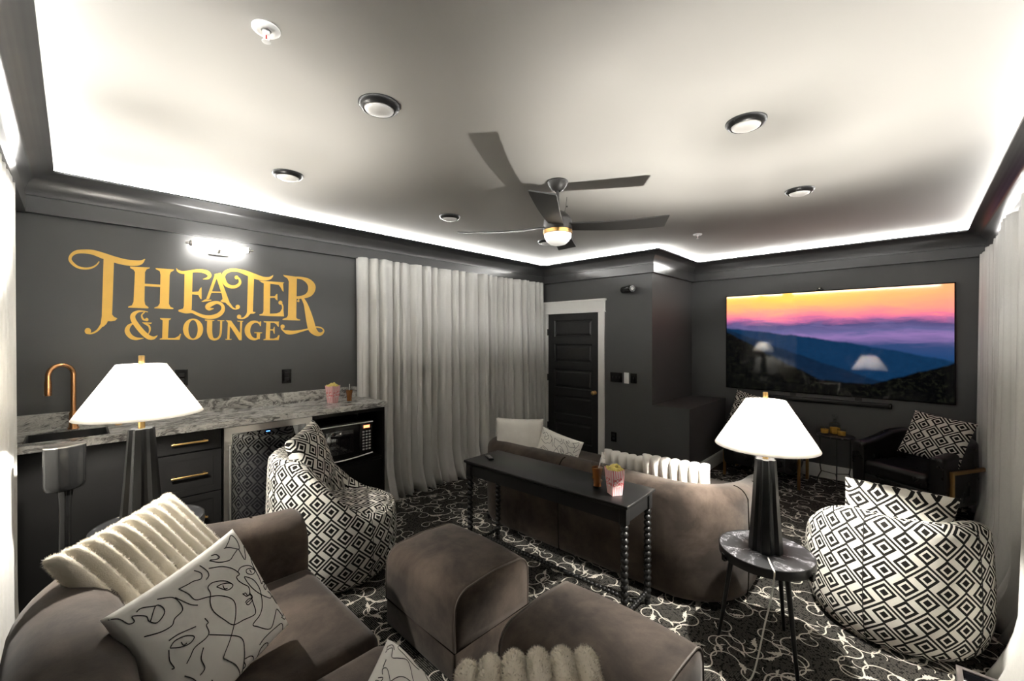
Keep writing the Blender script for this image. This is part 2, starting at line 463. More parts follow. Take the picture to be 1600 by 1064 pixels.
def ring(d, z):
    return [(XN + d, YL - d, z), (XD - d, YL - d, z), (XD - d, YC - d, z), (XT - d, YC - d, z), (XT - d, YR + d, z), (XN + d, YR + d, z)]
def sweep(prof): return np.array([ring(d, z) for d, z in prof]).transpose(1, 0, 2)
board = [(0.0, 2.352), (0.04, 2.352), (0.04, 2.452), (0.032, 2.456), (0.0, 2.456)]
struct(MB().grid(sweep(board), wrap_u=True, wrap_v=True).build('trim_1', 'trim_paint'))
arc = [(0.032 + 0.122 * (1 - math.cos(t)) , 2.456 + 0.128 * math.sin(t)) for t in np.linspace(0.08, PI / 2 * 0.98, 10)]
cove = [(0.0, 2.457), (0.032, 2.457)] + arc + [(0.158, 2.585), (0.158, 2.598), (0.150, 2.598), (0.150, 2.588), (0.0, 2.588)]
struct(MB().grid(sweep(cove), wrap_u=True, wrap_v=True).build('trim_2', 'trim_paint', smooth=50))
struct(MB().grid(sweep([(0.0, 2.589), (0.003, 2.589), (0.003, ZC), (0.0, ZC)]), wrap_u=True, wrap_v=True).build('cove_reflector', 'ceiling_paint'))  # pale strip added behind the lip so the LED band shows bright
led = [(0.003, 2.630), (0.011, 2.630), (0.011, 2.646), (0.003, 2.646)]
tag(MB().grid(sweep(led), wrap_u=True, wrap_v=True).build('led_strip', 'led_strip'), 'glowing white LED strip light running along the top of the ceiling cove', 'light strip')

# carpet scrolls: woven cream vines, real flat inlay on the pile
def carpet_scrolls():
    V, Fc = [], []
    def ribbon(pts, w):
        pts = np.asarray(pts); n = len(pts); T = np.gradient(pts, axis=0); T /= np.linalg.norm(T, axis=1)[:, None] + 1e-9
        N = np.stack([-T[:, 1], T[:, 0]], 1); w = np.broadcast_to(w, (n,))[:, None] / 2; o = len(V)
        for a, b in zip(pts + N * w, pts - N * w): V.append((a[0], a[1], zz)); V.append((b[0], b[1], zz))
        for i in range(n - 1): Fc.append((o + 2 * i, o + 2 * i + 1, o + 2 * i + 3, o + 2 * i + 2))
    def leaf(p, ang, L):
        c, s = math.cos(ang), math.sin(ang)
        prof = [(0, .06), (.12, .16), (.2, .34), (.27, .2), (.38, .38), (.46, .18), (.58, .3), (.68, .12), (.85, .10), (1.0, 0.0)]
        o = len(V); ctr = [(x, 0.10 * math.sin(x * 3)) for x, _ in prof]
        for (x, h), (cx, cy) in zip(prof, ctr):
            for sg in (1, -0.75):
                q = (x * L, (cy + sg * h * 0.62) * L); V.append((p[0] + q[0] * c - q[1] * s, p[1] + q[0] * s + q[1] * c, zz))
        for i in range(len(prof) - 1): Fc.append((o + 2 * i, o + 2 * i + 1, o + 2 * i + 3, o + 2 * i + 2))
    R_ = random.Random(3); step = 0.172; k = 0
    nx, ny = int((XT - XN) / step) + 1, int((YL - YR) / step) + 1
    for i in range(nx):
        for j in range(ny):
            x = XN + .06 + (i + .5 * (j % 2)) * step + R_.uniform(-.022, .022); y = YR + .06 + j * step + R_.uniform(-.022, .022)
            if not (XN + .02 < x < XT - .05 and YR + .02 < y < YL - .05): continue
            if x > XD - .08 and y > YB - .08: continue
            zz = 0.0012 + 0.00002 * (k % 30); k += 1
            mir = 1 if (i + j) % 2 else -1; a0 = R_.choice((0.4, 1.9, 3.5, 5.1)) + R_.uniform(-.35, .35); r0 = R_.uniform(.050, .062)
            th = np.linspace(0, 1.62 * PI, 22); rr = r0 * (1 - 0.60 * (th / th[-1]) ** 1.3)
            sp = np.stack([x + rr * np.cos(a0 + mir * th), y + rr * np.sin(a0 + mir * th)], 1)
            ribbon(sp, np.linspace(.0075, .0042, 22))
            leaf(sp[-1], a0 + mir * (th[-1] + 1.2), .030)
            # outgoing stem, swung the other way
            ta = a0 - mir * PI / 2; cx, cy = sp[0][0] + r0 * 1.25 * math.cos(a0), sp[0][1] + r0 * 1.25 * math.sin(a0)
            th2 = np.linspace(0, R_.uniform(.75, 1.15) * PI, 16)
            st = np.stack([cx + r0 * 1.25 * np.cos(a0 + PI + mir * th2), cy + r0 * 1.25 * np.sin(a0 + PI + mir * th2)], 1)
            ribbon(st, np.linspace(.0075, .006, 16))
            leaf(st[-1], a0 + PI + mir * (th2[-1] + PI / 2), R_.uniform(.065, .088))
            q = st[6]; leaf(q, a0 + PI + mir * (th2[6] + 0.6), .040)
            s2 = np.stack([q[0] + .03 * np.cos(a0 + mir * np.linspace(0, 3.6, 12)) - .03 * math.cos(a0), q[1] + .03 * np.sin(a0 + mir * np.linspace(0, 3.6, 12)) - .03 * math.sin(a0)], 1)
            ribbon(s2, np.linspace(.005, .003, 12))
    raw('woven_scrolls', V, Fc, 'scroll_cream', floor, 'stuff')
carpet_scrolls()

# ------------------------------------------------------------------ door with casing
d = bpy.data.objects.new('door_1', None); COL.objects.link(d); struct(d); d.location = (XD, 0, 0)
def door():
    w0, w1 = DY0 + .004, DY1 - .004
    m = MB(); xs = 0.012
    pz = [(0.13, 0.42), (0.52, 0.74), (0.84, 1.06), (1.16, 1.38), (1.48, 1.70)]
    pz = [(0.16, 0.43), (0.53, 0.79), (0.89, 1.15), (1.25, 1.50), (1.60, 1.83)]
    py0, py1 = w0 + .105, w1 - .105
    m.box((xs, w0, .008), (xs + .04, py0, DZ - .004)); m.box((xs, py1, .008), (xs + .04, w1, DZ - .004))
    zs = [.008] + [z for p in pz for z in p] + [DZ - .004]
    for a in range(0, len(zs), 2): m.box((xs, py0, zs[a]), (xs + .04, py1, zs[a + 1]))
    leaf = m.build('door_leaf', 'door_black', d, smooth=0)
    for z0, z1 in pz:
        q = MB(); x1 = xs + .016
        o = [(py0, z0), (py1, z0), (py1, z1), (py0, z1)]
        def rect(i, x): return [(x, py0 + i, z0 + i), (x, py1 - i, z0 + i), (x, py1 - i, z1 - i), (x, py0 + i, z1 - i)]
        q.grid([rect(0, xs + .004), rect(.012, x1), rect(.022, x1), rect(.045, xs + .005)], wrap_v=True)
        q.add(rect(.045, xs + .005), [(0, 1, 2, 3)])
        q.build('door_panel', 'door_black', leaf, smooth=0)
    for z in (0.30, 0.98, 1.62): MB().box((-.008, w1 - .004, z), (xs + .004, w1 + .010, z + .09)).build('hinge', 'matte_black', leaf)
    k = MB().lathe([(.026, 0), (.026, .006), (.011, .010), (.010, .030), (.022, .036), (.027, .046), (.026, .056), (.016, .064), (1e-5, .066)], 24)
    ko = k.build('door_knob', 'brass', leaf); ko.location = (xs, DY0 + .065, 0.87); ko.rotation_euler = (0, -PI / 2, 0)
    MB().box((-.018, DY0 - .09, 0), (0, DY0 - .002, DZ)).build('casing', 'white_trim', d)
    MB().box((-.018, DY1 + .002, 0), (0, YL - .003, DZ)).build('casing', 'white_trim', d)
    MB().box((-.022, DY0 - .10, DZ), (0, YL - .003, DZ + .135)).box((-.036, DY0 - .115, DZ + .135), (0, YL - .003, DZ + .16)).box((-.028, DY0 - .105, DZ - .012), (0, YL - .003, DZ + .002)).build('head_casing', 'white_trim', d)
    MB().box((0, DY0 - .002, 0), (.1, DY0 + .003, DZ)).box((0, DY1 - .003, 0), (.1, DY1 + .002, DZ)).box((0, DY0, DZ - .003), (.1, DY1, DZ + .002)).build('jamb', 'white_trim', d)
door()

# ------------------------------------------------------------------ curtains
def curtain(name, label, axis, a0, a1, base, sign, seed, z1=2.36, hem=0.05, pl=0.135, amp=1.0):
    """pleated panel along X (axis 0) or Y (axis 1), hanging at 'base', folds proud towards sign"""
    R_ = np.random.default_rng(seed); W = abs(a1 - a0); n = max(3, int(round(W / pl)))
    ns = n * 12 + 1; nz = 30
    s = np.linspace(0, 1, ns); jit = np.interp(s, np.linspace(0, 1, n + 1), np.concatenate([[0], R_.uniform(-.32, .32, n - 1), [0]]))
    ampk = np.interp(s, np.linspace(0, 1, n + 1), R_.uniform(.35, 1.2, n + 1)); ph2 = R_.uniform(0, 6); P = []
    for k in range(nz):
        t = k / (nz - 1); z = z1 * (1 - t) + 0.004 * t
        drift = .10 * math.sin(2.2 * t + ph2) * np.sin(2 * PI * s * 1.5 + ph2) * t
        phi = 2 * PI * n * (s + (jit + drift) / n)
        w = np.abs(np.sin(phi / 2 + .22 * np.sin(phi))) ** .75
        w2 = .12 * np.sin(2.3 * phi + ph2 + 1.5 * t)
        A = (.105 + .035 * t) * ampk * amp
        off = A * (w + w2 * (0.4 + t)) + hem * max(0, (t - .86) / .14) ** 1.6 * (0.35 + w)
        lat = a0 + (a1 - a0) * s + .016 * np.sin(phi + 1.0) * (0.4 + .6 * t)
        col = np.zeros((ns, 3)); col[:, axis] = lat; col[:, 1 - axis] = base + sign * (off + .012); col[:, 2] = z + (0.0 if t < .999 else 0.0)
        P.append(col)
    o = MB().grid(np.array(P)).build(name, 'curtain_grey', smooth=80)
    md = o.modifiers.new('cloth', 'SOLIDIFY'); md.thickness = 0.003
    return tag(o, label, 'curtain', 'grey pleated drapes')
curtain('curtain', 'grey floor-length curtain panel ending beside the granite counter', 0, 1.87, 2.46, YL - .008, -1, 1, hem=.08, pl=.13)
curtain('curtain', 'grey floor-length curtain panel in the middle of the sign wall drapes', 0, 2.44, 3.62, YL - .008, -1, 2, hem=.08)
curtain('curtain', 'grey floor-length curtain panel hanging next to the white door casing', 0, 3.60, 4.64, YL - .008, -1, 3, hem=.05, pl=.10)
curtain('curtain', 'grey curtain panel on the right wall hanging beside the black armchair', 0, 4.62, 5.84, YR + .008, 1, 4, hem=.03, amp=.5)
curtain('curtain', 'grey curtain panel on the right wall behind the patterned round chair, hem spreading', 0, 3.3, 4.64, YR + .008, 1, 5, hem=.07, pl=.15, amp=.7)
curtain('curtain', 'grey curtain panel at the right picture edge, only its hem showing', 0, 2.1, 3.32, YR + .008, 1, 6, hem=.07)
curtain('curtain', 'pale grey curtain panel at the left picture edge beside the sink counter', 1, 2.02, 3.24, XN + .002, 1, 7, hem=.015, pl=.15, amp=.30)

# ------------------------------------------------------------------ wall sign
def sign():
    root = thing('wall_sign', 'large gold vintage lettering reading THEATER & LOUNGE on the dark wall', 'sign', (0, 0, 0))
    Yw = YL - .0015
    A2 = lambda p: (100 + p[0] / 6.65, 380 + p[1] / 6.65)
    A3 = lambda p: (300 + p[0] / 7.273, 400 + p[1] / 7.273)
    ID = lambda p: p
    lay = [0]
    def W(p): return on_y(p[0], p[1], Yw - .00025 * lay[0])
    class L:
        def __init__(self, M, sc): self.M = M; self.sc = sc; self.mb = MB(); lay[0] = 0
        def poly(self, *pts):
            lay[0] += 1
            from mathutils.geometry import tessellate_polygon
            q = [Vector((p[0], p[1], 0)) for p in pts]
            self.mb.add([W(self.M(p)) for p in pts], [list(t) for t in tessellate_polygon([q])]); return self
        def stroke(self, *pts):
            lay[0] += 1
            P = catmull(pts, 8); c = P[:, :2]; w = np.maximum(P[:, 2], .4) / 2
            T = np.gradient(c, axis=0); T /= np.linalg.norm(T, axis=1)[:, None] + 1e-9; N = np.stack([-T[:, 1], T[:, 0]], 1)
            a, b = c + N * w[:, None], c - N * w[:, None]
            self.mb.grid([[W(self.M(p)) for p in a], [W(self.M(p)) for p in b]]); return self
        def disc(self, x, y, r):
            lay[0] += 1
            pts = [W(self.M((x + r * math.cos(t), y + r * math.sin(t)))) for t in np.linspace(0, 2 * PI, 24, endpoint=False)]
            self.mb.add(pts, [list(range(24))]); return self
        def ringo(self, x, y, rx, ry, ix, iy, sk=0):
            g = [[W(self.M((x + a * math.cos(t) + sk * math.sin(t), y + b * math.sin(t)))) for t in np.linspace(0, 2 * PI, 40, endpoint=False)] for a, b in ((rx, ry), (ix, iy))]
            self.mb.grid(g, wrap_v=True); return self
        def done(self, name):
            me = self.mb
            o = bpy.data.meshes.new(name); o.from_pydata(me.v, [], me.f); o.update()
            bm = bmesh.new(); bm.from_mesh(o)
            for f in bm.faces:
                f.normal_update()
                if f.normal.y > 0: f.normal_flip()
            bm.to_mesh(o); bm.free(); o.materials.append(MATS['sign_gold'])
            ob = bpy.data.objects.new(name, o); COL.objects.link(ob); ob.parent = root
    s = L(A2, 6.65)
    s.stroke((366, 190, 12), (335, 228, 16), (280, 256, 20), (210, 262, 22), (140, 246, 26), (85, 205, 32), (62, 165, 33), (80, 122, 34), (130, 92, 38), (210, 86, 42), (300, 95, 50), (400, 128, 62), (520, 168, 64), (640, 198, 62), (740, 206, 58), (800, 198, 44), (842, 165, 6))
    s.poly((412, 130), (520, 180), (500, 740), (520, 765), (556, 782), (530, 805), (490, 812), (455, 810), (440, 840), (410, 866), (385, 875), (378, 850), (392, 760))
    s.stroke((400, 840, 36), (350, 903, 22), (300, 933, 17), (260, 938, 16), (232, 928, 16)); s.disc(248, 912, 33); s.done('letter_t')
    s = L(A2, 6.65)
    s.poly((685, 242), (893, 252), (888, 262), (860, 270), (842, 300), (836, 600), (845, 640), (880, 666), (876, 678), (666, 669), (668, 658), (705, 645), (722, 610), (737, 300), (722, 275), (690, 260))
    s.poly((950, 258), (1145, 272), (1140, 284), (1110, 300), (1098, 330), (1090, 630), (1105, 660), (1138, 674), (1134, 685), (938, 677), (940, 667), (975, 655), (995, 625), (1003, 330), (995, 290), (955, 270))
    s.poly((832, 420), (1005, 431), (1005, 456), (832, 446)); s.done('letter_h')
    s = L(ID, 1)
    s.poly((288.5, 424), (301, 424), (299.5, 483), (297, 489), (284, 487.3), (279, 486.4), (278.5, 484.3), (286, 482), (287.3, 478))
    s.stroke((275.5, 419, .6), (278, 423, 3.5), (284, 425.6, 4.5), (291, 425.5, 5), (299, 424, 4.2), (307, 423, 4.6), (316, 423.4, 5.4), (324, 426, 6.4), (327.5, 430.5, 6), (324.5, 434.5, 4), (317, 436.2, .6))
    s.poly((299, 456), (310, 455.5), (313, 450), (315, 449), (315, 467.5), (313, 467), (310, 461), (299, 459.8))
    s.stroke((279, 486, 1.6), (290, 487.2, 5), (300, 487, 4.6), (308, 490.5, 4.6), (318, 494.3, 5.2), (329, 495.5, 6.2), (340, 492.8, 6.8), (347, 487, 6.4), (348.6, 480.5, 5.4), (345.5, 475, 4.6), (338.5, 472.6, 4.8), (330, 475, 7.2), (324.5, 479, 7.8), (327, 482.8, 5), (334, 482, 1)); s.done('letter_e')
    s = L(A3, 7.273)
    s.poly((262, 206), (300, 200), (196, 487), (160, 492)); s.poly((104, 517), (125, 507), (150, 492), (222, 496), (220, 507), (125, 521))
    s.poly((255, 206), (330, 188), (335, 280), (440, 562), (405, 556), (380, 529), (345, 525), (322, 512), (348, 488), (340, 440), (285, 270))
    s.poly((205, 402), (330, 405), (335, 421), (198, 419)); s.stroke((422, 545, 34), (455, 584, 22), (490, 602, 15), (522, 596, 14)); s.disc(520, 578, 25); s.done('letter_a')
    s = L(A3, 7.273)
    s.poly((638, 195), (706, 205), (692, 632), (727, 640), (702, 656), (665, 656), (640, 682), (606, 692), (625, 640))
    s.stroke((632, 672, 36), (590, 704, 18), (548, 710, 14), (522, 700, 12)); s.disc(535, 690, 25)
    s.stroke((503, 240, 16), (535, 258, 22), (545, 305, 32), (508, 342, 36), (450, 350, 38), (392, 326, 44), (360, 275, 50), (356, 225, 44), (386, 182, 42), (450, 160, 36), (530, 165, 36), (610, 190, 50), (700, 226, 58), (800, 256, 46), (870, 255, 34), (905, 238, 22), (923, 216, 4)); s.disc(506, 243, 22); s.done('letter_t')
    s = L(A3, 7.273)
    s.poly((815, 298), (890, 298), (885, 650), (890, 684), (768, 676), (765, 665), (800, 655), (812, 630)); s.poly((762, 279), (1050, 300), (1035, 314), (1036, 330), (1042, 406), (1030, 400), (1004, 352), (985, 328), (880, 314), (815, 310), (790, 300))
    s.poly((884, 456), (940, 456), (962, 430), (971, 430), (972, 506), (955, 497), (940, 474), (884, 476)); s.poly((880, 655), (960, 652), (1000, 637), (1022, 600), (1038, 600), (1046, 686), (880, 684))
    s.stroke((1030, 625, 16), (1031, 572, 18), (1016, 540, 16), (1003, 528, 10)); s.disc(1005, 530, 23); s.done('letter_e')
    s = L(A3, 7.273)
    s.poly((1035, 214), (1192, 236), (1185, 700), (1200, 715), (1230, 722), (1228, 733), (1028, 726), (1032, 714), (1075, 700), (1090, 675), (1100, 290), (1085, 255), (1045, 230))
    s.stroke((1182, 244, 22), (1255, 254, 32), (1325, 290, 62), (1362, 350, 86), (1342, 420, 70), (1280, 460, 40), (1182, 474, 28))
    s.stroke((1255, 478, 30), (1290, 545, 44), (1318, 640, 68), (1344, 745, 86), (1368, 830, 88), (1420, 882, 56), (1468, 884, 34), (1496, 852, 18), (1478, 822, 15), (1436, 808, 15), (1390, 806, 14))
    s.stroke((1330, 828, 16), (1240, 850, 24), (1150, 868, 40), (1085, 866, 46), (1045, 850, 22), (1012, 822, 12)); s.disc(1030, 802, 24)
    s.stroke((1270, 492, 24), (1236, 478, 14), (1212, 490, 10), (1216, 508, 10)); s.disc(1208, 511, 14); s.done('letter_r')
    s = L(A2, 6.65)
    s.stroke((872, 714, 8), (820, 706, 14), (762, 712, 26), (718, 748, 50), (720, 795, 54), (762, 860, 54), (822, 930, 54), (880, 976, 48), (932, 984, 30), (972, 958, 6))
    s.stroke((722, 830, 8), (676, 860, 36), (656, 912, 52), (692, 968, 46), (752, 992, 30), (830, 986, 4)); s.stroke((874, 950, 6), (892, 905, 18), (884, 862, 22), (845, 836, 18), (815, 824, 6))
    s.poly((812, 820), (915, 825), (905, 838), (820, 832)); s.stroke((838, 716, 10), (808, 748, 16), (822, 788, 20), (856, 802, 16)); s.disc(860, 794, 18); s.done('ampersand')
    s = L(A2, 6.65)
    s.poly((1025, 792), (1090, 792), (1080, 985), (1085, 1001), (995, 1001), (995, 992), (1020, 985)); s.poly((998, 777), (1113, 780), (1108, 791), (1090, 801), (1025, 801), (1000, 789))
    s.poly((1078, 986), (1150, 985), (1190, 965), (1205, 942), (1218, 942), (1200, 1004), (1078, 1002)); s.done('letter_l')
    s = L(A2, 6.65); s.ringo(1341, 894, 105, 111, 48, 96); s.done('letter_o')
    s = L(A3, 7.273)
    s.poly((145, 721), (256, 728), (252, 739), (150, 737)); s.stroke((202, 733, 60), (200, 800, 60), (200, 862, 60), (216, 922, 48), (250, 947, 26), (292, 938, 24), (318, 905, 24), (328, 850, 24), (332, 735, 24)); s.poly((288, 727), (369, 730), (366, 741), (292, 739)); s.done('letter_u')
    s = L(A3, 7.273)
    s.poly((408, 742), (434, 746), (426, 944), (400, 944)); s.poly((379, 942), (452, 942), (448, 953), (382, 953)); s.poly((383, 729), (444, 734), (566, 905), (564, 957), (536, 957), (400, 748)); s.poly((548, 742), (570, 744), (562, 957), (543, 930)); s.poly((513, 734), (584, 737), (580, 747), (517, 745)); s.done('letter_n')
    s = L(A3, 7.273)
    s.stroke((776, 792, 8), (762, 762, 18), (722, 747, 26), (672, 762, 42), (636, 812, 62), (633, 872, 62), (666, 926, 44), (716, 946, 24), (757, 930, 22)); s.poly((768, 742), (786, 745), (783, 797), (772, 795)); s.poly((735, 872), (776, 872), (770, 945), (735, 942)); s.poly((706, 864), (798, 867), (795, 878), (710, 877)); s.done('letter_g')
    s = L(A3, 7.273)
    s.poly((845, 750), (892, 750), (884, 945), (836, 945)); s.poly((812, 741), (991, 745), (986, 758), (986, 806), (975, 800), (955, 772), (930, 760), (850, 758), (820, 753)); s.poly((884, 832), (922, 832), (932, 806), (940, 804), (940, 886), (930, 880), (920, 847), (884, 846))
    s.poly((812, 956), (812, 946), (845, 937), (930, 938), (965, 925), (981, 899), (996, 899), (985, 956)); s.done('letter_e')
sign()

def picture_light():
    r = thing('picture_light', 'slim lit tube lamp on the wall above the gold lettering', 'wall light', (0.775, YL, 2.27))
    MB().rbox((-.065, -.012, -.045), (.065, 0, -.005), .004).build('wall_plate', 'steel', r)
    MB().tube([(0, -.01, -.02), (0, -.06, .005)], .012, 10).build('arm', 'steel', r)
    MB().tube([(-.175, -.085, .012), (.175, -.085, .012)], .019, 20).build('lamp_tube', 'tube_lamp', r)
    for sg in (-1, 1): MB().tube([(sg * .177, -.085, .012), (sg * .19, -.085, .012), (sg * .195, -.085, .012), (sg * .215, -.085, .012)], [.020, .020, .008, .008], 14).build('end_cap', 'steel', r)
picture_light()

def plate(name, label, cat, loc, axis, w, h, mat, kind='outlet', n=1):
    """wall plate; local x along the wall, -y out of the wall"""
    r = thing(name, label, cat, loc, 0 if axis == 'left' else -PI / 2)
    MB().rbox((-w / 2, -.007, -h / 2), (w / 2, 0, h / 2), .003).build('cover_plate', mat, r)
    for k in range(n):
        cx = (k - (n - 1) / 2) * .046
        if kind == 'switch':
            MB().rbox((cx - .006, -.009, -.013), (cx + .006, -.005, .013), .001).build('switch_slot', 'matte_black' if mat != 'white_plastic' else 'white_plastic', r)
            MB().rbox((cx - .004, -.018, -.002), (cx + .004, -.006, .009), .002).build('toggle', 'satin_black' if mat != 'white_plastic' else 'white_plastic', r)
        else:
            for sg in (-1, 1): MB().rbox((cx - .017, -.010, sg * .021 - .014), (cx + .017, -.005, sg * .021 + .014), .006).build('socket', 'satin_black', r)
    return r
plate('wall_outlet', 'glossy black outlet plate on the sign wall above the wine fridge', 'outlet', (1.262, YL, 1.262), 'left', .075, .12, 'gloss_black')
plate('wall_outlet', 'black outlet plate half hidden behind the left lamp shade', 'outlet', (.548, YL, 1.300), 'left', .075, .12, 'gloss_black')
plate('light_switch', 'wide black triple switch plate beside the door', 'switch', (XD, 2.690, 1.094), 'door', .165, .12, 'gloss_black', 'switch', 3)
plate('light_switch', 'narrow white switch plate between two black plates', 'switch', (XD, 2.550, 1.094), 'door', .065, .135, 'white_plastic', 'switch', 1)
plate('light_switch', 'single black switch plate nearest the recess corner', 'switch', (XD, 2.455, 1.096), 'door', .082, .12, 'gloss_black', 'switch', 1)
plate('wall_outlet', 'black outlet low on the wall between door and bulkhead', 'outlet', (XD, 2.725, .345), 'door', .075, .12, 'gloss_black')

def wall_spot():
    r = thing('wall_speaker', 'small black cylindrical wall unit with pale round face high beside the door', 'speaker', (XD, 2.50, 2.17))
    MB().lathe([(.032, 0), (.032, .008), (.01, .012), (.01, .06)], 20).build('wall_mount', 'matte_black', r).rotation_euler = (0, -PI / 2, 0)
    b = MB().lathe([(1e-5, -.10), (.030, -.098), (.040, -.085), (.044, 0), (.046, .07), (.044, .095), (.040, .10)], 28).build('housing', 'gloss_black', r)
    b.location = (-.075, 0, 0); b.rotation_euler = (PI / 2, 0, -0.45)
    f = MB().lathe([(1e-5, .101), (.036, .099), (.040, .092)], 28, cap=False).build('face', 'lens_off', r); f.location = b.location; f.rotation_euler = b.rotation_euler
wall_spot()

# ------------------------------------------------------------------ screen wall
def television():
    r = thing('television', 'very large flat television showing a sunset over misty mountains', 'television', (XT, 0.7425, 1.535))
    w, h = 2.061 / 2, 1.184 / 2
    MB().rbox((-.038, -w, -h), (-.006, w, h), .003).build('bezel', 'gloss_black', r)
    s = MB(); i = .011
    s.add([(-.0388, w - i, -h + i), (-.0388, -w + i, -h + i), (-.0388, -w + i, h - i), (-.0388, w - i, h - i)], [(0, 1, 2, 3)], [[(0, 0), (1, 0), (1, 1), (0, 1)]])
    me = bpy.data.meshes.new('screen'); me.from_pydata(s.v, [], [(3, 2, 1, 0)]); ul = me.uv_layers.new(name='UVMap')
    for li, u in zip(me.polygons[0].loop_indices, [(0, 1), (1, 1), (1, 0), (0, 0)]): ul.data[li].uv = u
    me.materials.append(MATS['tv_picture']); o = bpy.data.objects.new('screen', me); COL.objects.link(o); o.parent = r
    c = thing('webcam', 'tiny camera clipped on top of the television', 'camera', (XT - .02, .78, 2.128))
    MB().rbox((-.02, -.035, 0), (.012, .035, .008), .002).build('clip', 'gloss_black', c)
    MB().rbox((-.018, -.02, .008), (.010, .02, .034), .008).build('body', 'satin_black', c)
    MB().lathe([(.009, 0), (.009, .004), (1e-5, .006)], 16, (0, 0, 0)).build('lens', 'chrome', c).matrix_basis = Matrix.Translation((-.018, 0, .021)) @ Matrix.Rotation(-PI / 2, 4, 'Y')
    b = thing('soundbar', 'long slim black soundbar mounted under the television', 'soundbar', (XT, .74, .878))
    MB().rbox((-.085, -.56, -.024), (-.012, .56, .024), .012).build('body', 'satin_black', b)
    for sg in (-1, 1): MB().rbox((-.086, sg * .56 - .012, -.025), (-.010, sg * .56 + .012, .025), .008).build('end_cap', 'gloss_black', b)
    for sg in (-1, 1): MB().box((-.014, sg * .3 - .03, -.03), (0, sg * .3 + .03, .06)).build('bracket', 'matte_black', b)
television()

# ------------------------------------------------------------------ ceiling fittings
def ceiling():
    spots = [(.966, 1.765, 'black-rimmed ceiling downlight nearest the big white sprinkler'), (.966, 2.95, 'black-rimmed downlight above the left lamp and bar counter'),
             (2.292, 2.955, 'black-rimmed downlight left of the fan near the curtain wall'), (2.292, .60, 'black-rimmed downlight in the bright pool above the right lamp'),
             (3.63, .60, 'black-rimmed downlight nearest the television corner'), (3.63, 2.955, 'small far downlight partly behind the fan glass dome')]
    for x, y, lb in spots:
        r = thing('ceiling_downlight', lb, 'downlight', (x, y, ZC), 0, 'disc downlights on the ceiling')
        MB().lathe([(.092, 0), (.092, -.006), (.082, -.020), (.070, -.026), (.064, -.020), (.064, 0)], 40, cap=False).build('trim_ring', 'satin_black', r)
        MB().lathe([(.066, -.020), (.062, -.028), (.045, -.036), (.02, -.040), (1e-5, -.041)], 36, cap=False).build('lens', 'lens_off', r)
    for x, y, lb in [(.459, 1.611, 'white ceiling sprinkler nearest the camera, at the upper left'), (4.464, 1.62, 'tiny far sprinkler on the ceiling right of the fan')]:
        r = thing('sprinkler', lb, 'sprinkler', (x, y, ZC), .6, 'fire sprinklers')
        MB().lathe([(.044, 0), (.044, -.004), (.038, -.010), (.024, -.012), (.016, -.008), (.016, 0)], 32, cap=False).build('escutcheon', 'white_plastic', r)
        MB().lathe([(.012, 0), (.012, -.016), (.009, -.020), (.005, -.022), (1e-5, -.022)], 20, cap=False).build('nozzle', 'white_plastic', r)
        for sg in (-1, 1): MB().tube([(sg * .011, 0, -.014), (sg * .013, 0, -.028), (sg * .004, 0, -.044)], .0025, 8).build('frame_arm', 'white_plastic', r)
        MB().tube([(0, 0, -.02), (0, 0, -.043)], .0022, 8).build('glass_bulb', 'red_plastic', r)
        q = MB().lathe([(1e-5, -.044), (.014, -.044), (.014, -.0455), (1e-5, -.047)], 16, cap=False)
        q.build('deflector', 'white_plastic', r)
ceiling()

def fan():
    r = thing('ceiling_fan', 'matte black four-blade ceiling fan with white glass dome and brass ring', 'ceiling fan', (2.282, 1.755, ZC))
    MB().lathe([(.066, 0), (.070, -.006), (.062, -.030), (.040, -.060), (.020, -.068), (.020, -.070)], 36, cap=False).build('canopy', 'fan_black', r)
    MB().tube([(0, 0, -.06), (0, 0, -.24)], .0105, 16).build('downrod', 'fan_black', r)
    MB().lathe([(.012, -.200), (.030, -.206), (.060, -.222), (.083, -.246), (.090, -.262), (.094, -.264), (.098, -.300), (.098, -.332), (.094, -.338)], 44).build('motor_housing', 'fan_black', r)
    MB().lathe([(.094, -.337), (.099, -.338), (.099, -.360), (.093, -.362), (.086, -.350)], 44, cap=False).build('brass_ring', 'aged_brass', r)
    MB().lathe([(.0925, -.360), (.090, -.382), (.078, -.408), (.055, -.428), (.028, -.437), (1e-5, -.440)], 40, cap=False).build('glass_dome', 'dome_glass', r)
    for k in range(4):
        m = MB(); n = 18; rows = []
        for i in range(n):
            t = i / (n - 1); x = .075 + t * .635
            w = .052 + .024 * t if t < .96 else .073
            skew = .014 * max(0, (t - .9) / .1)
            lead, trail = w, -w
            xl = x - (.014 * max(0, (t - .93) / .07)); 
            camber = -.012 * math.sin(PI * t)
            rows.append([(x, trail, camber + .004), (xl, lead, camber + .004), (xl, lead, camber - .004), (x, trail, camber - .004)])
        m.grid(np.array(rows), wrap_v=True); m.add(rows[0], [(0, 1, 2, 3)]); m.add(rows[-1], [(3, 2, 1, 0)])
        b = m.build('blade', 'fan_black', r, smooth=30)
        b.matrix_basis = Matrix.Translation((0, 0, -.312)) @ Matrix.Rotation(math.radians(-59 + 90 * k), 4, 'Z') @ Matrix.Rotation(math.radians(-11), 4, 'X')
    ch = MB().tube([(.05, -.02, -.215), (.062, -.03, -.12), (.064, -.03, -.10)], .0014, 6); ch.ball((.064, -.03, -.165), .006, 8); ch.build('wire_clip', 'fan_black', r)
fan()

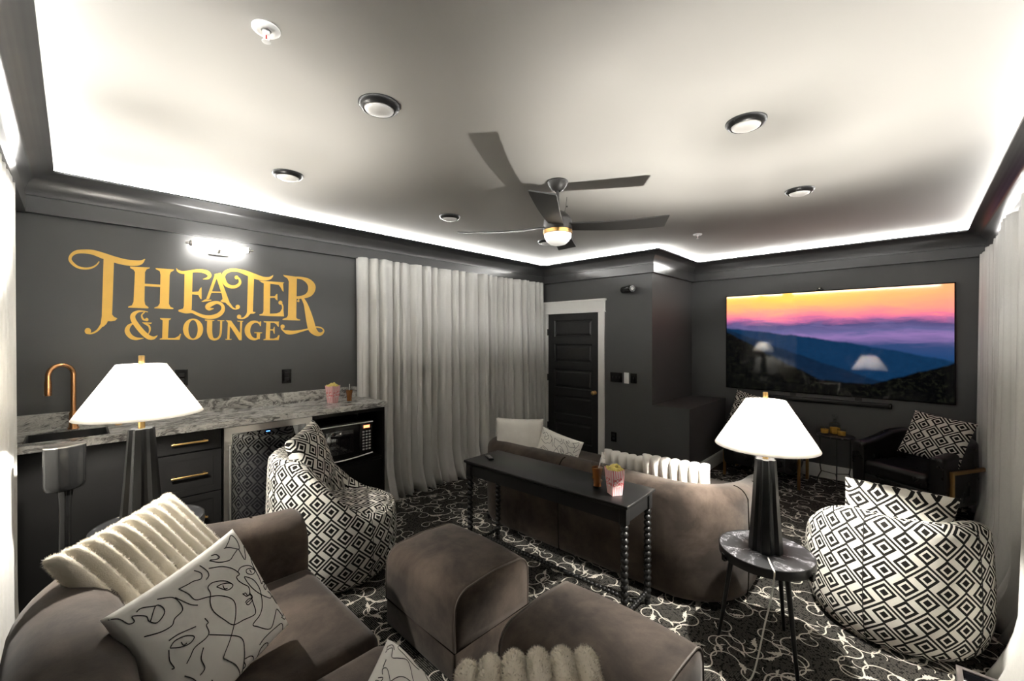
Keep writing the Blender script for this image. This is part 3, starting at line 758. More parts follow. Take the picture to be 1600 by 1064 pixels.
# ------------------------------------------------------------------ bar counter
YF = 3.385
def bar():
    # sink cabinet
    r = thing('sink_cabinet', 'plain black base cabinet under the sink', 'cabinet', (.07, YF, 0))
    MB().box((-.305, .02, .10), (.265, YL - YF - .005, .79)).box((-.305, .06, 0), (.265, YL - YF - .005, .10)).build('carcass', 'cab_black', r, smooth=0)
    MB().rbox((-.300, 0, .105), (.260, .02, .98), .003).build('door', 'cab_black', r)
    # drawers
    r = thing('drawer_cabinet', 'black three-drawer cabinet with brass bar pulls', 'cabinet', (.517, YF, 0))
    MB().box((-.178, .02, .10), (.178, YL - YF - .005, .985)).box((-.178, .06, 0), (.178, YL - YF - .005, .10)).build('carcass', 'cab_black', r, smooth=0)
    for z0, z1, hz in ((.855, .982, .920), (.575, .847, .706), (.105, .567, .42)):
        q = MB().rbox((-.174, 0, z0), (.174, .02, z1), .002)
        if z1 - z0 > .2:
            for lo, hi in (((-.174, -.005, z0), (-.129, .001, z1)), ((.129, -.005, z0), (.174, .001, z1)), ((-.129, -.005, z0), (.129, .001, z0 + .04)), ((-.129, -.005, z1 - .04), (.129, .001, z1))): q.box(lo, hi)
        d = q.build('drawer', 'cab_black', r, smooth=0)
        h = MB().rbox((-.095, -.040, hz - .006), (.095, -.028, hz + .006), .003)
        for sg in (-1, 1): h.rbox((sg * .080 - .006, -.03, hz - .006), (sg * .080 + .006, .0, hz + .006), .002)
        h.build('pull', 'brass', d)
    # wine fridge
    r = thing('wine_fridge', 'stainless-framed glass-door wine fridge under the counter', 'fridge', (.993, YF, 0))
    MB().box((-.29, .03, .10), (.29, YL - YF - .005, .985)).build('body', 'niche_black', r, smooth=0)
    MB().box((-.285, .05, 0), (.285, .4, .10)).build('toe_grille', 'matte_black', r, smooth=0)
    d = MB()
    for pts in ([(-.288, .105), (.288, .105), (.243, .150), (-.243, .150)], [(.288, .105), (.288, .980), (.243, .935), (.243, .150)], [(.288, .980), (-.288, .980), (-.243, .935), (.243, .935)], [(-.288, .980), (-.288, .105), (-.243, .150), (-.243, .935)]):
        d.prism(pts, -.012, .028, (0, 2, 1))
    dd = d.build('door_frame', 'steel', r, smooth=20)
    MB().box((-.244, -.004, .149), (.244, .02, .936)).build('door_glass', 'dark_glass', dd, smooth=0)
    h = MB().tube([(-.262, -.052, .17), (-.262, -.052, .87)], .010, 14)
    for z in (.22, .83): h.tube([(-.262, -.052, z), (-.262, -.01, z)], .006, 10)
    h.build('door_handle', 'steel', dd)
    MB().box((-.03, -.0046, .915), (-.005, -.0038, .920)).build('status_light', 'led_blue', dd, smooth=0)
    for k in range(5): MB().box((-.24, -.0044, .28 + k * .14), (.24, -.0040, .2815 + k * .14)).build('shelf_edge', 'matte_black', dd, smooth=0)
    # microwave cabinet
    r = thing('microwave_cabinet', 'black end cabinet with open niche holding the microwave', 'cabinet', (1.598, YF, 0))
    D = YL - YF - .005
    MB().box((-.308, 0, 0), (-.290, D, .985)).build('side_panel', 'cab_black', r, smooth=0)
    MB().box((.284, 0, 0), (.306, D, .985)).build('side_panel', 'cab_black', r, smooth=0)
    MB().box((-.290, 0, .955), (.284, D, .985)).build('top_rail', 'cab_black', r, smooth=0)
    MB().box((-.290, 0, .535), (.284, D, .555)).build('shelf', 'cab_black', r, smooth=0)
    MB().box((-.290, D - .02, .10), (.284, D, .955)).build('back_panel', 'niche_black', r, smooth=0)
    MB().rbox((-.288, 0, .105), (.282, .02, .530), .002).build('door', 'cab_black', r)
    # microwave
    r = thing('microwave', 'black microwave with keypad inside the counter niche', 'microwave', (1.560, YF + .03, .555))
    MB().rbox((-.245, .012, .008), (.245, .36, .325), .006).build('body', 'gloss_black', r)
    d = MB().rbox((-.243, -.006, .012), (.120, .013, .322), .004).build('door', 'gloss_black', r)
    MB().rbox((-.195, -.008, .075), (.072, .0, .268), .004).build('window', 'dark_glass', d)
    MB().tube([(-.235, -.016, .312), (.240, -.016, .312)], .005, 8).build('top_trim', 'steel', d)
    MB().tube(catmull([(-.235, -.012, .030), (.0, -.022, .026), (.235, -.020, .046)], 6), .006, 8).build('lower_trim', 'steel', d)
    p = MB().rbox((.123, -.006, .012), (.243, .013, .322), .004).build('control_panel', 'gloss_black', r)
    MB().box((.160, -.0075, .262), (.215, -.005, .285)).build('display', 'display_red', p, smooth=0)
    k = MB()
    for i in range(3):
        for j in range(7): k.box((.150 + i * .028, -.0075, .075 + j * .025), (.168 + i * .028, -.005, .088 + j * .025))
    k.build('keypad', 'key_grey', p, smooth=0, kind='stuff')
    k = MB()
    for j in range(5): k.box((-.075, -.0092, .095 + j * .035), (-.05, -.0078, .098 + j * .035))
    # granite worktop with sink cut-out
    r = thing('countertop', 'grey veined granite worktop with backsplash over the bar cabinets', 'countertop', (0, 0, 0))
    z0, z1 = .987, 1.027; x0, x1, ya, yb = -.19, .15, 3.435, 3.755; yf = YF - .028
    m = MB().box((XN + .002, yf, z0), (x0, YL, z1)).box((x1, yf, z0), (1.925, YL, z1)).box((x0, yf, z0), (x1, ya, z1)).box((x0, yb, z0), (x1, YL, z1))
    m.build('slab', 'granite', r, smooth=0)
    MB().box((XN + .002, YL - .022, z1), (1.905, YL, 1.125)).build('backsplash', 'granite', r, smooth=0)
    s = thing('sink', 'dark undermount sink set into the granite', 'sink', (-.02, 3.595, .80))
    a, q, h = .169, .159, .220
    b = MB().box((-a, -q, 0), (a, q, .006)).box((-a, -q, 0), (-a + .006, q, h)).box((a - .006, -q, 0), (a, q, h)).box((-a, -q, 0), (a, -q + .006, h)).box((-a, q - .006, 0), (a, q, h))
    b.build('basin', 'sink_dark', s, smooth=0)
    MB().lathe([(.03, .006), (.03, .009), (.02, .010), (1e-5, .008)], 20, cap=False).build('drain', 'steel', s)
    f = thing('faucet', 'tall copper gooseneck faucet behind the sink', 'faucet', (.0, 3.785, z1))
    MB().lathe([(.026, 0), (.026, .008), (.021, .014), (.0195, .10), (.0165, .104), (.0165, .11)], 24).build('base', 'copper', f)
    th = np.linspace(0, PI, 14); c = [(-.052 + .052 * math.cos(t), -.045 + .045 * math.cos(t), .34 + .062 * math.sin(t)) for t in th]
    MB().tube([(0, 0, .10), (0, 0, .22)] + c + [(-.104, -.09, .31)], .0125, 16).build('spout', 'copper', f)
    MB().tube([(-.104, -.09, .315), (-.104, -.09, .285), (-.104, -.09, .225), (-.104, -.09, .222)], [.0135, .016, .016, .012], 16).build('spray_head', 'copper', f)
    MB().tube([(.015, 0, .06), (.045, -.01, .06), (.075, -.02, .085)], [.009, .007, .005], 10).build('lever', 'copper', f)
    bt = thing('air_switch', 'small brass push button set in the granite beside the sink', 'button', (.205, 3.775, z1))
    MB().lathe([(.018, 0), (.018, .005), (.012, .007), (.012, .011), (1e-5, .012)], 20, cap=False).build('button', 'brass', bt)
bar()

# ------------------------------------------------------------------ snacks
def text_mesh(name, body, size, mat, parent, mtx):
    cu = bpy.data.curves.new(name, 'FONT'); cu.body = body; cu.size = size; cu.align_x = 'CENTER'; cu.align_y = 'CENTER'; cu.offset = size * .02; cu.extrude = 0.0002
    o = bpy.data.objects.new(name + '_tmp', cu); COL.objects.link(o)
    dg = bpy.context.evaluated_depsgraph_get(); me = bpy.data.meshes.new_from_object(o.evaluated_get(dg))
    bpy.data.objects.remove(o); me.name = name; me.materials.clear(); me.materials.append(MATS[mat])
    t = bpy.data.objects.new(name, me); COL.objects.link(t); t.parent = parent; t.matrix_basis = mtx; return t
def popcorn_box(label, loc, rz, s=1.0):
    r = thing('popcorn_box', label, 'popcorn', loc, rz, 'striped popcorn cartons'); r.scale = (s, s, s)
    a, b, h = .031, .044, .145; m = MB(); t = .0008
    c0 = [(-a, -a), (a, -a), (a, a), (-a, a)]; c1 = [(-b, -b), (b, -b), (b, b), (-b, b)]
    for k in range(4):
        p, q = c0[k], c0[(k + 1) % 4]; P, Q = c1[k], c1[(k + 1) % 4]
        mid = ((P[0] + Q[0]) / 2, (P[1] + Q[1]) / 2)
        vs_ = [(*p, 0), (*q, 0), (*Q, h + .006), (*mid, h - .004), (*P, h + .006)]
        m.add(vs_, [(0, 1, 2, 3, 4)], [[(.12, 0), (.88, 0), (1, 1), (.5, 1), (0, 1)]])
    m.add([(*p, 0.0005) for p in c0], [(3, 2, 1, 0)], [[(0, 0)] * 4])
    m.build('carton', 'popcorn_stripes', r, smooth=0)
    tilt = math.atan2(b - a, h)
    for k in (0, 3):
        base = Matrix.Rotation(k * PI / 2, 4, 'Z') @ Matrix.Translation((0, -(a + b) / 2 - .0012 - .0006, h * .52)) @ Matrix.Rotation(PI / 2 + tilt, 4, 'X')
        ov = MB().add([(.027 * math.cos(t_), .026 * math.sin(t_), 0) for t_ in np.linspace(0, 2 * PI, 28, endpoint=False)], [list(range(28))]).build('label_oval', 'paper_white', r, smooth=0); ov.matrix_basis = base
        text_mesh('label_text', 'POP', .027, 'paper_red', r, base @ Matrix.Translation((-.003, .011, .0006)) @ Matrix.Rotation(.15, 4, 'Z'))
        text_mesh('label_text', 'CORN', .023, 'paper_red', r, base @ Matrix.Translation((.003, -.010, .0006)) @ Matrix.Rotation(.1, 4, 'Z'))
    m = MB(); R_ = random.Random(4)
    for k in range(75):
        x, y = R_.uniform(-.9, .9), R_.uniform(-.9, .9); z = h - .012 + .030 * (1 - max(abs(x), abs(y)) ** 2) + R_.uniform(-.004, .006)
        for j in range(2): m.ball((x * .040 + R_.uniform(-.004, .004), y * .040 + R_.uniform(-.004, .004), z + R_.uniform(-.003, .004)), R_.uniform(.0055, .0085), 6)
    m.build('popcorn', 'popcorn', r, kind='stuff')
    return r
def cola_glass(label, loc, s=1.0):
    r = thing('cola_glass', label, 'drink', loc, rnd.uniform(0, 3), 'glasses of cola'); r.scale = (s, s, s)
    out = [(.0, 0), (.024, 0), (.026, .004), (.025, .03), (.027, .06), (.033, .10), (.036, .125), (.036, .14), (.035, .15)]
    inn = [(.0335, .15), (.0345, .14), (.0345, .125), (.0315, .10), (.0255, .06), (.0235, .03), (.0235, .010), (.0, .008)]
    MB().lathe([(max(a, 1e-5), z) for a, z in out + inn], 28, cap=False).build('glass', 'clear_glass', r, smooth=60)
    MB().lathe([(1e-5, .0085), (.0232, .0105), (.0232, .03), (.0252, .06), (.0312, .10), (.0338, .122), (1e-5, .122)], 28, cap=False).build('cola', 'cola', r, smooth=60)
    R_ = random.Random(2)
    for k in range(5):
        o = MB().rbox((-.009, -.009, -.009), (.009, .009, .009), .003).build('ice_cube', 'ice', r)
        o.location = (R_.uniform(-.015, .015), R_.uniform(-.015, .015), .115 - .018 * k); o.rotation_euler = (R_.random() * 3, R_.random() * 3, R_.random() * 3)
    MB().tube([(.010, .0, .03), (-.028, .004, .185)], .0032, 10).build('straw', 'white_plastic', r)
    return r
popcorn_box('striped popcorn carton on the granite counter', (1.560, 3.655, 1.027), .35, 1.0)
cola_glass('dark cola glass with straw on the granite counter', (1.683, 3.60, 1.027), .86)

# ------------------------------------------------------------------ upholstered shells
def shell(W, D, T, Rc, z0, ha, hb, top_r, n_arc=10, lean=0.0):
    """U-shaped arm-and-back wall opening to +x. returns grid points [path][section]"""
    w, b, fx = W / 2 - T / 2, -D / 2 + T / 2, D / 2
    path = []
    for t in np.linspace(0, 1, 8): path.append((fx + (b + Rc - fx) * t, -w))
    for a in np.linspace(-PI / 2, -PI, n_arc)[1:]: path.append((b + Rc + Rc * math.cos(a), -w + Rc + Rc * math.sin(a)))
    for t in np.linspace(0, 1, 8)[1:]: path.append((b, -w + Rc + (2 * w - 2 * Rc) * t))
    for a in np.linspace(PI, PI / 2, n_arc)[1:]: path.append((b + Rc + Rc * math.cos(a), w - Rc + Rc * math.sin(a)))
    for t in np.linspace(0, 1, 8)[1:]: path.append((b + Rc + (fx - b - Rc) * t, w))
    P = np.array(path); Tn = np.gradient(P, axis=0); Tn /= np.linalg.norm(Tn, axis=1)[:, None]; N = np.stack([-Tn[:, 1], Tn[:, 0]], 1)
    if N[0][1] > 0: N = -N                                    # outward
    rows = []
    for k, (p, nn) in enumerate(zip(P, N)):
        back = min(1, max(0, (fx - p[0]) / (fx - b))) ; back = back * back * (3 - 2 * back)
        h = ha + (hb - ha) * back; sec = []
        r = min(top_r, T / 2)
        sec.append((T / 2 - .03, z0)); sec.append((T / 2 - .012, z0 + .012)); sec.append((T / 2, z0 + .05)); sec.append((T / 2 + .006, (z0 + h) / 2)); sec.append((T / 2, h - r))
        for a in np.linspace(0, PI / 2, 6)[1:]: sec.append((T / 2 - r + r * math.cos(a), h - r + r * math.sin(a)))
        for a in np.linspace(PI / 2, PI, 6): sec.append((-T / 2 + r + r * math.cos(a), h - r + r * math.sin(a)))
        sec.append((-T / 2, (z0 + h) / 2)); sec.append((-T / 2, z0 + .02)); sec.append((-T / 2 + .02, z0))
        rows.append([(p[0] + nn[0] * q, p[1] + nn[1] * q, z) for q, z in sec])
    return np.array(rows), P, N
def shell_mesh(rows, inset=.03):
    m = MB()
    # soft ends: shrink the last section towards its middle
    def shrink(r, f, dx):
        c = r.mean(0); q = c + (r - c) * f; q[:, 0] = r[:, 0] + dx; return q
    R0 = [shrink(rows[0], .80, inset), shrink(rows[0], .95, inset * .65)]; R1 = [shrink(rows[-1], .95, inset * .65), shrink(rows[-1], .80, inset)]
    G = np.array(R0 + list(rows) + R1)
    m.grid(G, wrap_v=True); n = G.shape[1]
    m.add(G[0], [list(range(n))]); m.add(G[-1], [list(range(n))[::-1]])
    return m
def seam_on(rows, k, j0, j1, r=.004):
    return MB().tube(catmull(rows[k][j0:j1 + 1], 4), r, 6)

def sofa(label, loc, rz, W=1.9, D=1.05, ha=.66, hb=.72, T=.20, Rc=.34):
    r = thing('loveseat', label, 'sofa', loc, rz)
    rows, P, N = shell(W, D, T, Rc, .03, ha, hb, T * .42)
    shell_mesh(rows).build('arm_and_back', 'suede', r, smooth=60)
    MB().rbox((-D / 2 + T - .04, -W / 2 + T - .02, .04), (D / 2 + .015, W / 2 - T + .02, .30), .03, 4).build('seat_base', 'suede', r)
    for sg in (-1, 1):
        lo, hi = sorted((0.004 * sg, sg * (W / 2 - T + .005)))
        MB().rbox((-D / 2 + T - .02, lo, .29), (D / 2 + .03, hi, .475), .055, 5).build('seat_cushion', 'suede', r)
    if hb < .72: MB().rbox((-D / 2 + T - .06, -W / 2 + T - .03, .40), (-D / 2 + T + .11, W / 2 - T + .03, hb - .035), .075, 5).build('back_cushion', 'suede', r)
    n = len(rows)
    for k in ((8, n // 2, n - 9, 3, n - 4) if hb < .72 else (3, n - 4)): seam_on(rows, k, 1, 9).build('seam', 'seam_dark', r)
    for sx in (-1, 1):
        for sy in (-1, 1): MB().lathe([(.022, 0), (.028, .035)], 14, (sx * (D / 2 - .12), sy * (W / 2 - .14), 0)).build('foot', 'satin_black', r)
    return r
sofa('brown suede loveseat in the left foreground with cream cushions', (.320, 1.452, 0), 0.0, W=1.97, D=.93, ha=.71, hb=.78, T=.27, Rc=.36)
sofa('brown suede loveseat with its back to the camera behind the console table', (2.985, 1.80, 0), math.radians(1.5), W=2.15, ha=.57, hb=.70, Rc=.30)

def ottoman(label, loc, rz, L=.60, Wd=.47, h=.44):
    r = thing('ottoman', label, 'ottoman', loc, rz, 'suede ottomans')
    hw = Wd / 2; rr = .085
    def prof(g, z0, z1):
        pts = [(-hw - g, z0), (-hw - g - .004, (z0 + z1 - rr) / 2)]
        for a in np.linspace(PI, PI / 2, 8): pts.append((-hw - g + rr + rr * math.cos(a), z1 - rr + rr * math.sin(a)))
        pts += [(0, z1 + .010)]
        for a in np.linspace(PI / 2, 0, 8): pts.append((hw + g - rr + rr * math.cos(a), z1 - rr + rr * math.sin(a)))
        pts += [(hw + g + .004, (z0 + z1 - rr) / 2), (hw + g, z0)]
        return pts
    top = MB(); rows = []
    for y, g, dz in ((-L / 2, -.004, -.004), (-L / 2 + .02, 0, 0), (-L / 4, .004, .006), (0, .005, .010), (L / 4, .004, .006), (L / 2 - .02, 0, 0), (L / 2, -.004, -.004)):
        rows.append([(x, y, z + (dz if z > .3 else 0)) for x, z in prof(g, .165, h)])
    top.grid(np.array(rows), wrap_v=True)
    for k, sg in ((0, -1), (-1, 1)):
        rw = np.array(rows[k]); c = rw.mean(0)
        g = [rw, c + (rw - c) * .75 + np.array([0, sg * .014, 0]), c + (rw - c) * .35 + np.array([0, sg * .020, 0])]
        top.grid(g, wrap_v=True); top.add(g[2], [list(range(len(rw)))])
    top.build('cushion_top', 'suede', r, smooth=70)
    MB().rbox((-hw - .002, -L / 2 - .002, .02), (hw + .002, L / 2 + .002, .172), .02, 3).build('base', 'suede', r)
    for k in (0, -1): MB().tube(catmull(np.array(rows[k])[0:], 3), .0045, 8).build('piping', 'seam_brown', r)
    MB().tube([(-hw - .003, -L / 2 - .003, .168), (hw + .003, -L / 2 - .003, .168), (hw + .003, L / 2 + .003, .168), (-hw - .003, L / 2 + .003, .168)], .003, 6, closed=True).build('waist_seam', 'seam_dark', r)
    for sx in (-1, 1):
        for sy in (-1, 1): MB().lathe([(.02, 0), (.022, .022)], 12, (sx * (hw - .06), sy * (L / 2 - .06), 0)).build('foot', 'satin_black', r)
    return r
ottoman('brown suede ottoman nearer the patterned chair and curtain side', (1.440, 1.800, 0), math.radians(0), L=.60, Wd=.50)
ottoman('brown suede ottoman nearer the right lamp, partly behind the fluffy cushion', (1.405, .880, 0), math.radians(0), L=.60, Wd=.50, h=.46)

# ------------------------------------------------------------------ console table
def console():
    r = thing('console_table', 'long black console table with bobbin-turned legs behind the far loveseat', 'console table', (2.205, 1.765, 0), math.radians(2.4))
    L, Wd, h = 1.30, .37, .69
    MB().rbox((-Wd / 2, -L / 2, h - .018), (Wd / 2, L / 2, h), .005, 3).rbox((-Wd / 2 + .012, -L / 2 + .012, h - .030), (Wd / 2 - .012, L / 2 - .012, h - .014), .004).build('tabletop', 'satin_black', r)
    lx, ly = Wd / 2 - .035, L / 2 - .035
    for sg in (-1, 1):
        MB().box((sg * lx - .010, -ly, h - .110), (sg * lx + .010, ly, h - .028)).build('long_apron', 'satin_black', r, smooth=0)
        MB().box((-lx, sg * ly - .010, h - .110), (lx, sg * ly + .010, h - .028)).build('end_apron', 'satin_black', r, smooth=0)
    def bob(z0, z1, n, R):
        p = []; dz = (z1 - z0) / n
        for k in range(n):
            for t in (0, .18, .36, .5, .64, .82): p.append((R * (.50 + .50 * math.sin(PI * t) ** .7), z0 + (k + t) * dz))
        p.append((R * .5, z1)); return p
    for sx in (-1, 1):
        for sy in (-1, 1):
            lg = MB().lathe([(.010, 0), (.018, .004), (.018, .02), (.012, .03)] + bob(.03, h - .115, 15, .0225), 18, (sx * lx, sy * ly, 0))
            lg.rbox((sx * lx - .022, sy * ly - .022, h - .115), (sx * lx + .022, sy * ly + .022, h - .025), .003); lg.build('leg', 'satin_black', r, smooth=50)
    for sy in (-1, 1):
        o = MB().lathe(bob(-lx + .015, lx - .015, 10, .014), 14).build('end_stretcher', 'satin_black', r, smooth=50); o.location = (0, sy * ly, .075); o.rotation_euler = (0, PI / 2, 0)
    o = MB().lathe(bob(-ly, ly, 44, .014), 14).build('long_stretcher', 'satin_black', r, smooth=50); o.location = (0, 0, .075); o.rotation_euler = (PI / 2, 0, 0)
console()
cola_glass('iced cola glass with white straw on the console table', (2.190, 1.385, .69), 1.0)
popcorn_box('red striped popcorn carton on the console table', (2.170, 1.255, .69), -.55, 1.0)
rm = thing('remote_control', 'small black remote lying on the console table', 'remote', (2.155, 2.300, .69), 1.1)
MB().rbox((-.058, -.019, 0), (.058, .019, .014), .005).build('body', 'gloss_black', rm)
for i in range(5):
    for j in range(3): MB().rbox((-.045 + i * .016, -.013 + j * .009, .0135), (-.037 + i * .016, -.008 + j * .009, .0155), .001).build('button', 'key_grey', rm)

# ------------------------------------------------------------------ lamps and side tables
def side_table(label, loc, h, R=.216, hooks=(2.5, -1.6), spin=0.0):
    r = thing('side_table', label, 'side table', loc, 0, 'round tripod side tables')
    MB().lathe([(R - .006, h - .006), (R - .003, h - .002), (1e-5, h - .002)], 56, cap=False).build('marble_top', 'marble_black', r, smooth=30)
    MB().lathe([(1e-5, h - .05), (R - .012, h - .05), (R - .002, h - .046), (R, h - .040), (R, h - .003), (R - .003, h), (R - .006, h - .001), (R - .007, h - .006), (1e-5, h - .007)], 56, cap=False).build('rim', 'satin_black', r, smooth=30)
    for k in range(3):
        a = spin + k * 2 * PI / 3; c, s = math.cos(a), math.sin(a)
        MB().tube([(c * .15, s * .15, h - .05), (c * .215, s * .215, .006), (c * .2155, s * .2155, 0)], [.0135, .0085, .007], 12).build('leg', 'satin_black', r)
    for a in hooks:
        c, s = math.cos(a), math.sin(a)
        q = MB().rbox((R - .004, -.011, h - .052), (R + .016, .011, h - .034), .005).rbox((R + .008, -.011, h - .05), (R + .017, .011, h - .012), .004)
        o = q.build('bracket', 'gloss_black', r); o.rotation_euler = (0, 0, a)
    return r
def table_lamp(label, loc, spin=0.0, sc=1.0, bulb='bulb'):
    r = thing('table_lamp', label, 'lamp', loc, spin, 'white-shaded table lamps'); r.scale = (sc, sc, sc)
    H = .465; rows = []
    for z, R in ((0, .080), (.002, .081), (H * .5, .064), (H - .002, .049), (H, .048)):
        ring_ = []
        for k in range(6):
            a = k * PI / 3
            for da, f in ((-.22, 1.0), (.22, 1.0), (.40, .80), (PI / 3 - .40, .80)): ring_.append((R * f * math.cos(a + da), R * f * math.sin(a + da), z))
        rows.append(ring_)
    m = MB().grid(np.array(rows), wrap_v=True); m.add(rows[0], [list(range(24))[::-1]]); m.add(rows[-1], [list(range(24))])
    m.build('fluted_base', 'satin_black', r, smooth=15)
    MB().lathe([(.013, H), (.013, H + .045), (.008, H + .046), (.008, H + .075)], 18).build('neck', 'brass', r)
    zb, zt, Rb, Rt = .530, .765, .236, .092
    MB().lathe([(Rb, zb), (Rt, zt), (Rt - .002, zt), (Rb - .003, zb), (Rb, zb)], 64, cap=False).build('shade', 'shade_linen', r, smooth=60)
    MB().tube([(Rt * math.cos(t), Rt * math.sin(t), zt) for t in np.linspace(0, 2 * PI, 40, endpoint=False)], .0016, 6, closed=True).build('top_wire', 'steel', r)
    sp = MB()
    for k in range(3): sp.tube([(0, 0, zt - .006), (Rt * math.cos(k * 2.094), Rt * math.sin(k * 2.094), zt - .001)], .0014, 6)
    sp.build('spider', 'steel', r)
    MB().lathe([(.012, zt - .008), (.012, zt + .040), (.010, zt + .042), (1e-5, zt + .042)], 16, cap=False).build('finial', 'brass', r)
    MB().tube([(0, 0, H + .07), (0, 0, H + .178)], .014, 12).build('socket', 'brass', r)
    MB().ball((0, 0, H + .205), .022, 14).build('bulb', bulb, r)
    for a in (0, PI):
        MB().tube([(.012 * math.cos(a), .012 * math.sin(a), H + .07), (.05 * math.cos(a), .05 * math.sin(a), H + .12), (.05 * math.cos(a), .05 * math.sin(a), H + .25), (.006 * math.cos(a), .006 * math.sin(a), zt - .006)], .0016, 6).build('harp', 'brass', r)
    return r
TR, TLh = (2.468, .555, 0), .705
side_table('round black marble tripod side table carrying the right lamp and its white cord', TR, .508, hooks=(2.42, -1.92), spin=-.19)
table_lamp('white-shaded table lamp with black fluted base on the right side table', (TR[0], TR[1], .508), .25)
TL = (.255, 2.672, 0)
side_table('round black side table between the near loveseat and the bar', TL, TLh, hooks=(), spin=.5)
table_lamp('white-shaded table lamp with black fluted base in front of the sink', (.222, 2.630, TLh), .2, bulb='bulb_dim')

cord = catmull([(2.365, .520, .512), (2.315, .500, .512), (2.262, .478, .514), (2.244, .468, .50), (2.236, .478, .40), (2.232, .506, .25), (2.220, .530, .10), (2.190, .548, .012), (2.13, .570, .004), (2.03, .605, .004), (1.90, .585, .004), (1.72, .40, .004), (1.5, .1, .004)], 8)
tag(MB().tube(cord, .0038, 8).build('lamp_cord', 'cord_white'), 'white power cord trailing from the right lamp to the carpet', 'cord')

# ------------------------------------------------------------------ round patterned chairs
def barrel_chair(label, loc, rz, R=.405, hb=.80, hs=.43, ha=.50, pat=0.0):
    r = thing('barrel_chair', label, 'chair', loc, rz, 'patterned round chairs')
    bk = lambda b: (lambda q: q * q * (3 - 2 * q))(min(1, max(0, (b - .14) / .74)))
    nt = 96; th = np.linspace(0, 2 * PI, nt + 1); rows, uvs = [], []
    for t in th:
        back = (1 - math.cos(t)) / 2                     # 1 at the back (-x), 0 at the front
        h = hs + .01 + (hb - hs) * bk(back)
        fr = max(0, math.cos(t)) ** 2
        thick = .115 * min(1, back * 3 + .25)
        k = R * (1 + .04 * fr)
        pr_ = [(k * .70, .002), (k * .82, .018), (k * .92, .07), (k * .985, .16), (k * 1.0, .28), (k * .99, .28 + (h - .28) * .45), (k * .965, h - .055 * (.4 + .6 * back)), (k * .93, h - .018), (k * .88, h), (k * .88 - thick * .45, h - .006), (k * .88 - thick * .8, h - .05 * (.3 + .7 * back)), (k * .88 - thick, h - (h - hs) * .6 - .03), (k * .86 - thick, hs - .04)]
        P = catmull(pr_, 3); s = np.concatenate([[0], np.cumsum(np.linalg.norm(np.diff(P, axis=0), axis=1))])
        rows.append([(q * math.cos(t), q * math.sin(t), z) for q, z in P]); uvs.append([(t * R * .97 + pat, v) for v in s])
    m = MB().grid(np.array(rows), UV=uvs); m.build('body', 'diamond_weave', r, smooth=80)
    MB().lathe([(1e-5, .004), (R * .72, .004)], 40, cap=False).build('underside', 'matte_black', r)
    # seat cushion dome
    rows, uvs = [], []
    for t in th:
        fr = max(0, math.cos(t)) ** 1.5; back = (1 - math.cos(t)) / 2; rim = R * (.76 + .155 * fr) - .05 * back
        pr_ = [(rim * .98, hs - .10), (rim, hs - .05), (rim * .985, hs - .015), (rim * .93, hs + .012), (rim * .8, hs + .026), (rim * .4, hs + .034), (1e-4, hs + .036)]
        P = catmull(pr_, 3); rows.append([(q * math.cos(t), q * math.sin(t), z) for q, z in P])
        uvs.append([((q + max(0, hs - z)) * math.cos(t) + .01, (q + max(0, hs - z)) * math.sin(t)) for q, z in P])
    MB().grid(np.array(rows), UV=uvs).build('seat_cushion', 'diamond_weave', r, smooth=80)
    # vertical seams
    for t in (PI - .62, PI + .62, .95, -.95):
        back = (1 - math.cos(t)) / 2; h = hs + .01 + (hb - hs) * bk(back); k = R * (1 + .04 * max(0, math.cos(t)) ** 2)
        pts = catmull([(k * .83, .018), (k * .925, .07), (k * .988, .16), (k * 1.002, .28), (k * .992, .28 + (h - .28) * .45), (k * .967, h - .055 * (.4 + .6 * back)), (k * .93, h - .016)], 4)
        MB().tube([(q * math.cos(t), q * math.sin(t), z) for q, z in pts], .0022, 6).build('seam', 'lines_ink', r)
    return r
BL = ((1.235, 2.885, 0), math.radians(-24)); BR = ((3.185, .100, 0), math.radians(22))
barrel_chair('black and white diamond-patterned round chair in front of the wine fridge', *BL, hb=.83, hs=.44)
barrel_chair('black and white diamond-patterned round chair at lower right, seen from behind', *BR, hb=.68, hs=.41, R=.395, pat=.03)

# ------------------------------------------------------------------ leather armchairs
def armchair(label, loc, rz):
    r = thing('leather_armchair', label, 'armchair', loc, rz, 'black leather tub chairs')
    W, D, T = .70, .66, .10
    rows, P, N = shell(W, D, T, .24, .16, .60, .71, .035)
    shell_mesh(rows, .012).build('tub_shell', 'leather_black', r, smooth=60)
    MB().rbox((-D / 2 + T - .02, -W / 2 + T - .01, .16), (D / 2 - .005, W / 2 - T + .01, .30), .015).build('seat_rail', 'leather_black', r)
    MB().rbox((-D / 2 + T - .02, -W / 2 + T, .295), (D / 2 + .025, W / 2 - T, .435), .045, 5).build('seat_cushion', 'leather_black', r)
    for sg in (-1, 1):
        y = sg * (W / 2 + .012); b = .014
        f = MB().rbox((D / 2 - .09, y - b, 0), (D / 2 - .062, y + b, .49), .003).rbox((-D / 2 + .10, y - b, 0), (-D / 2 + .128, y + b, .49), .003).rbox((-D / 2 + .10, y - b, .462), (D / 2 - .062, y + b, .49), .003)
        f.build('brass_leg_frame', 'aged_brass', r)
    return r
armchair('black leather tub armchair in the right corner by the grey curtain', (5.385, -.035, 0), math.radians(180 - 30))
armchair('black leather tub armchair under the screen, mostly hidden by the right lamp', (5.50, 1.235, 0), math.radians(180))

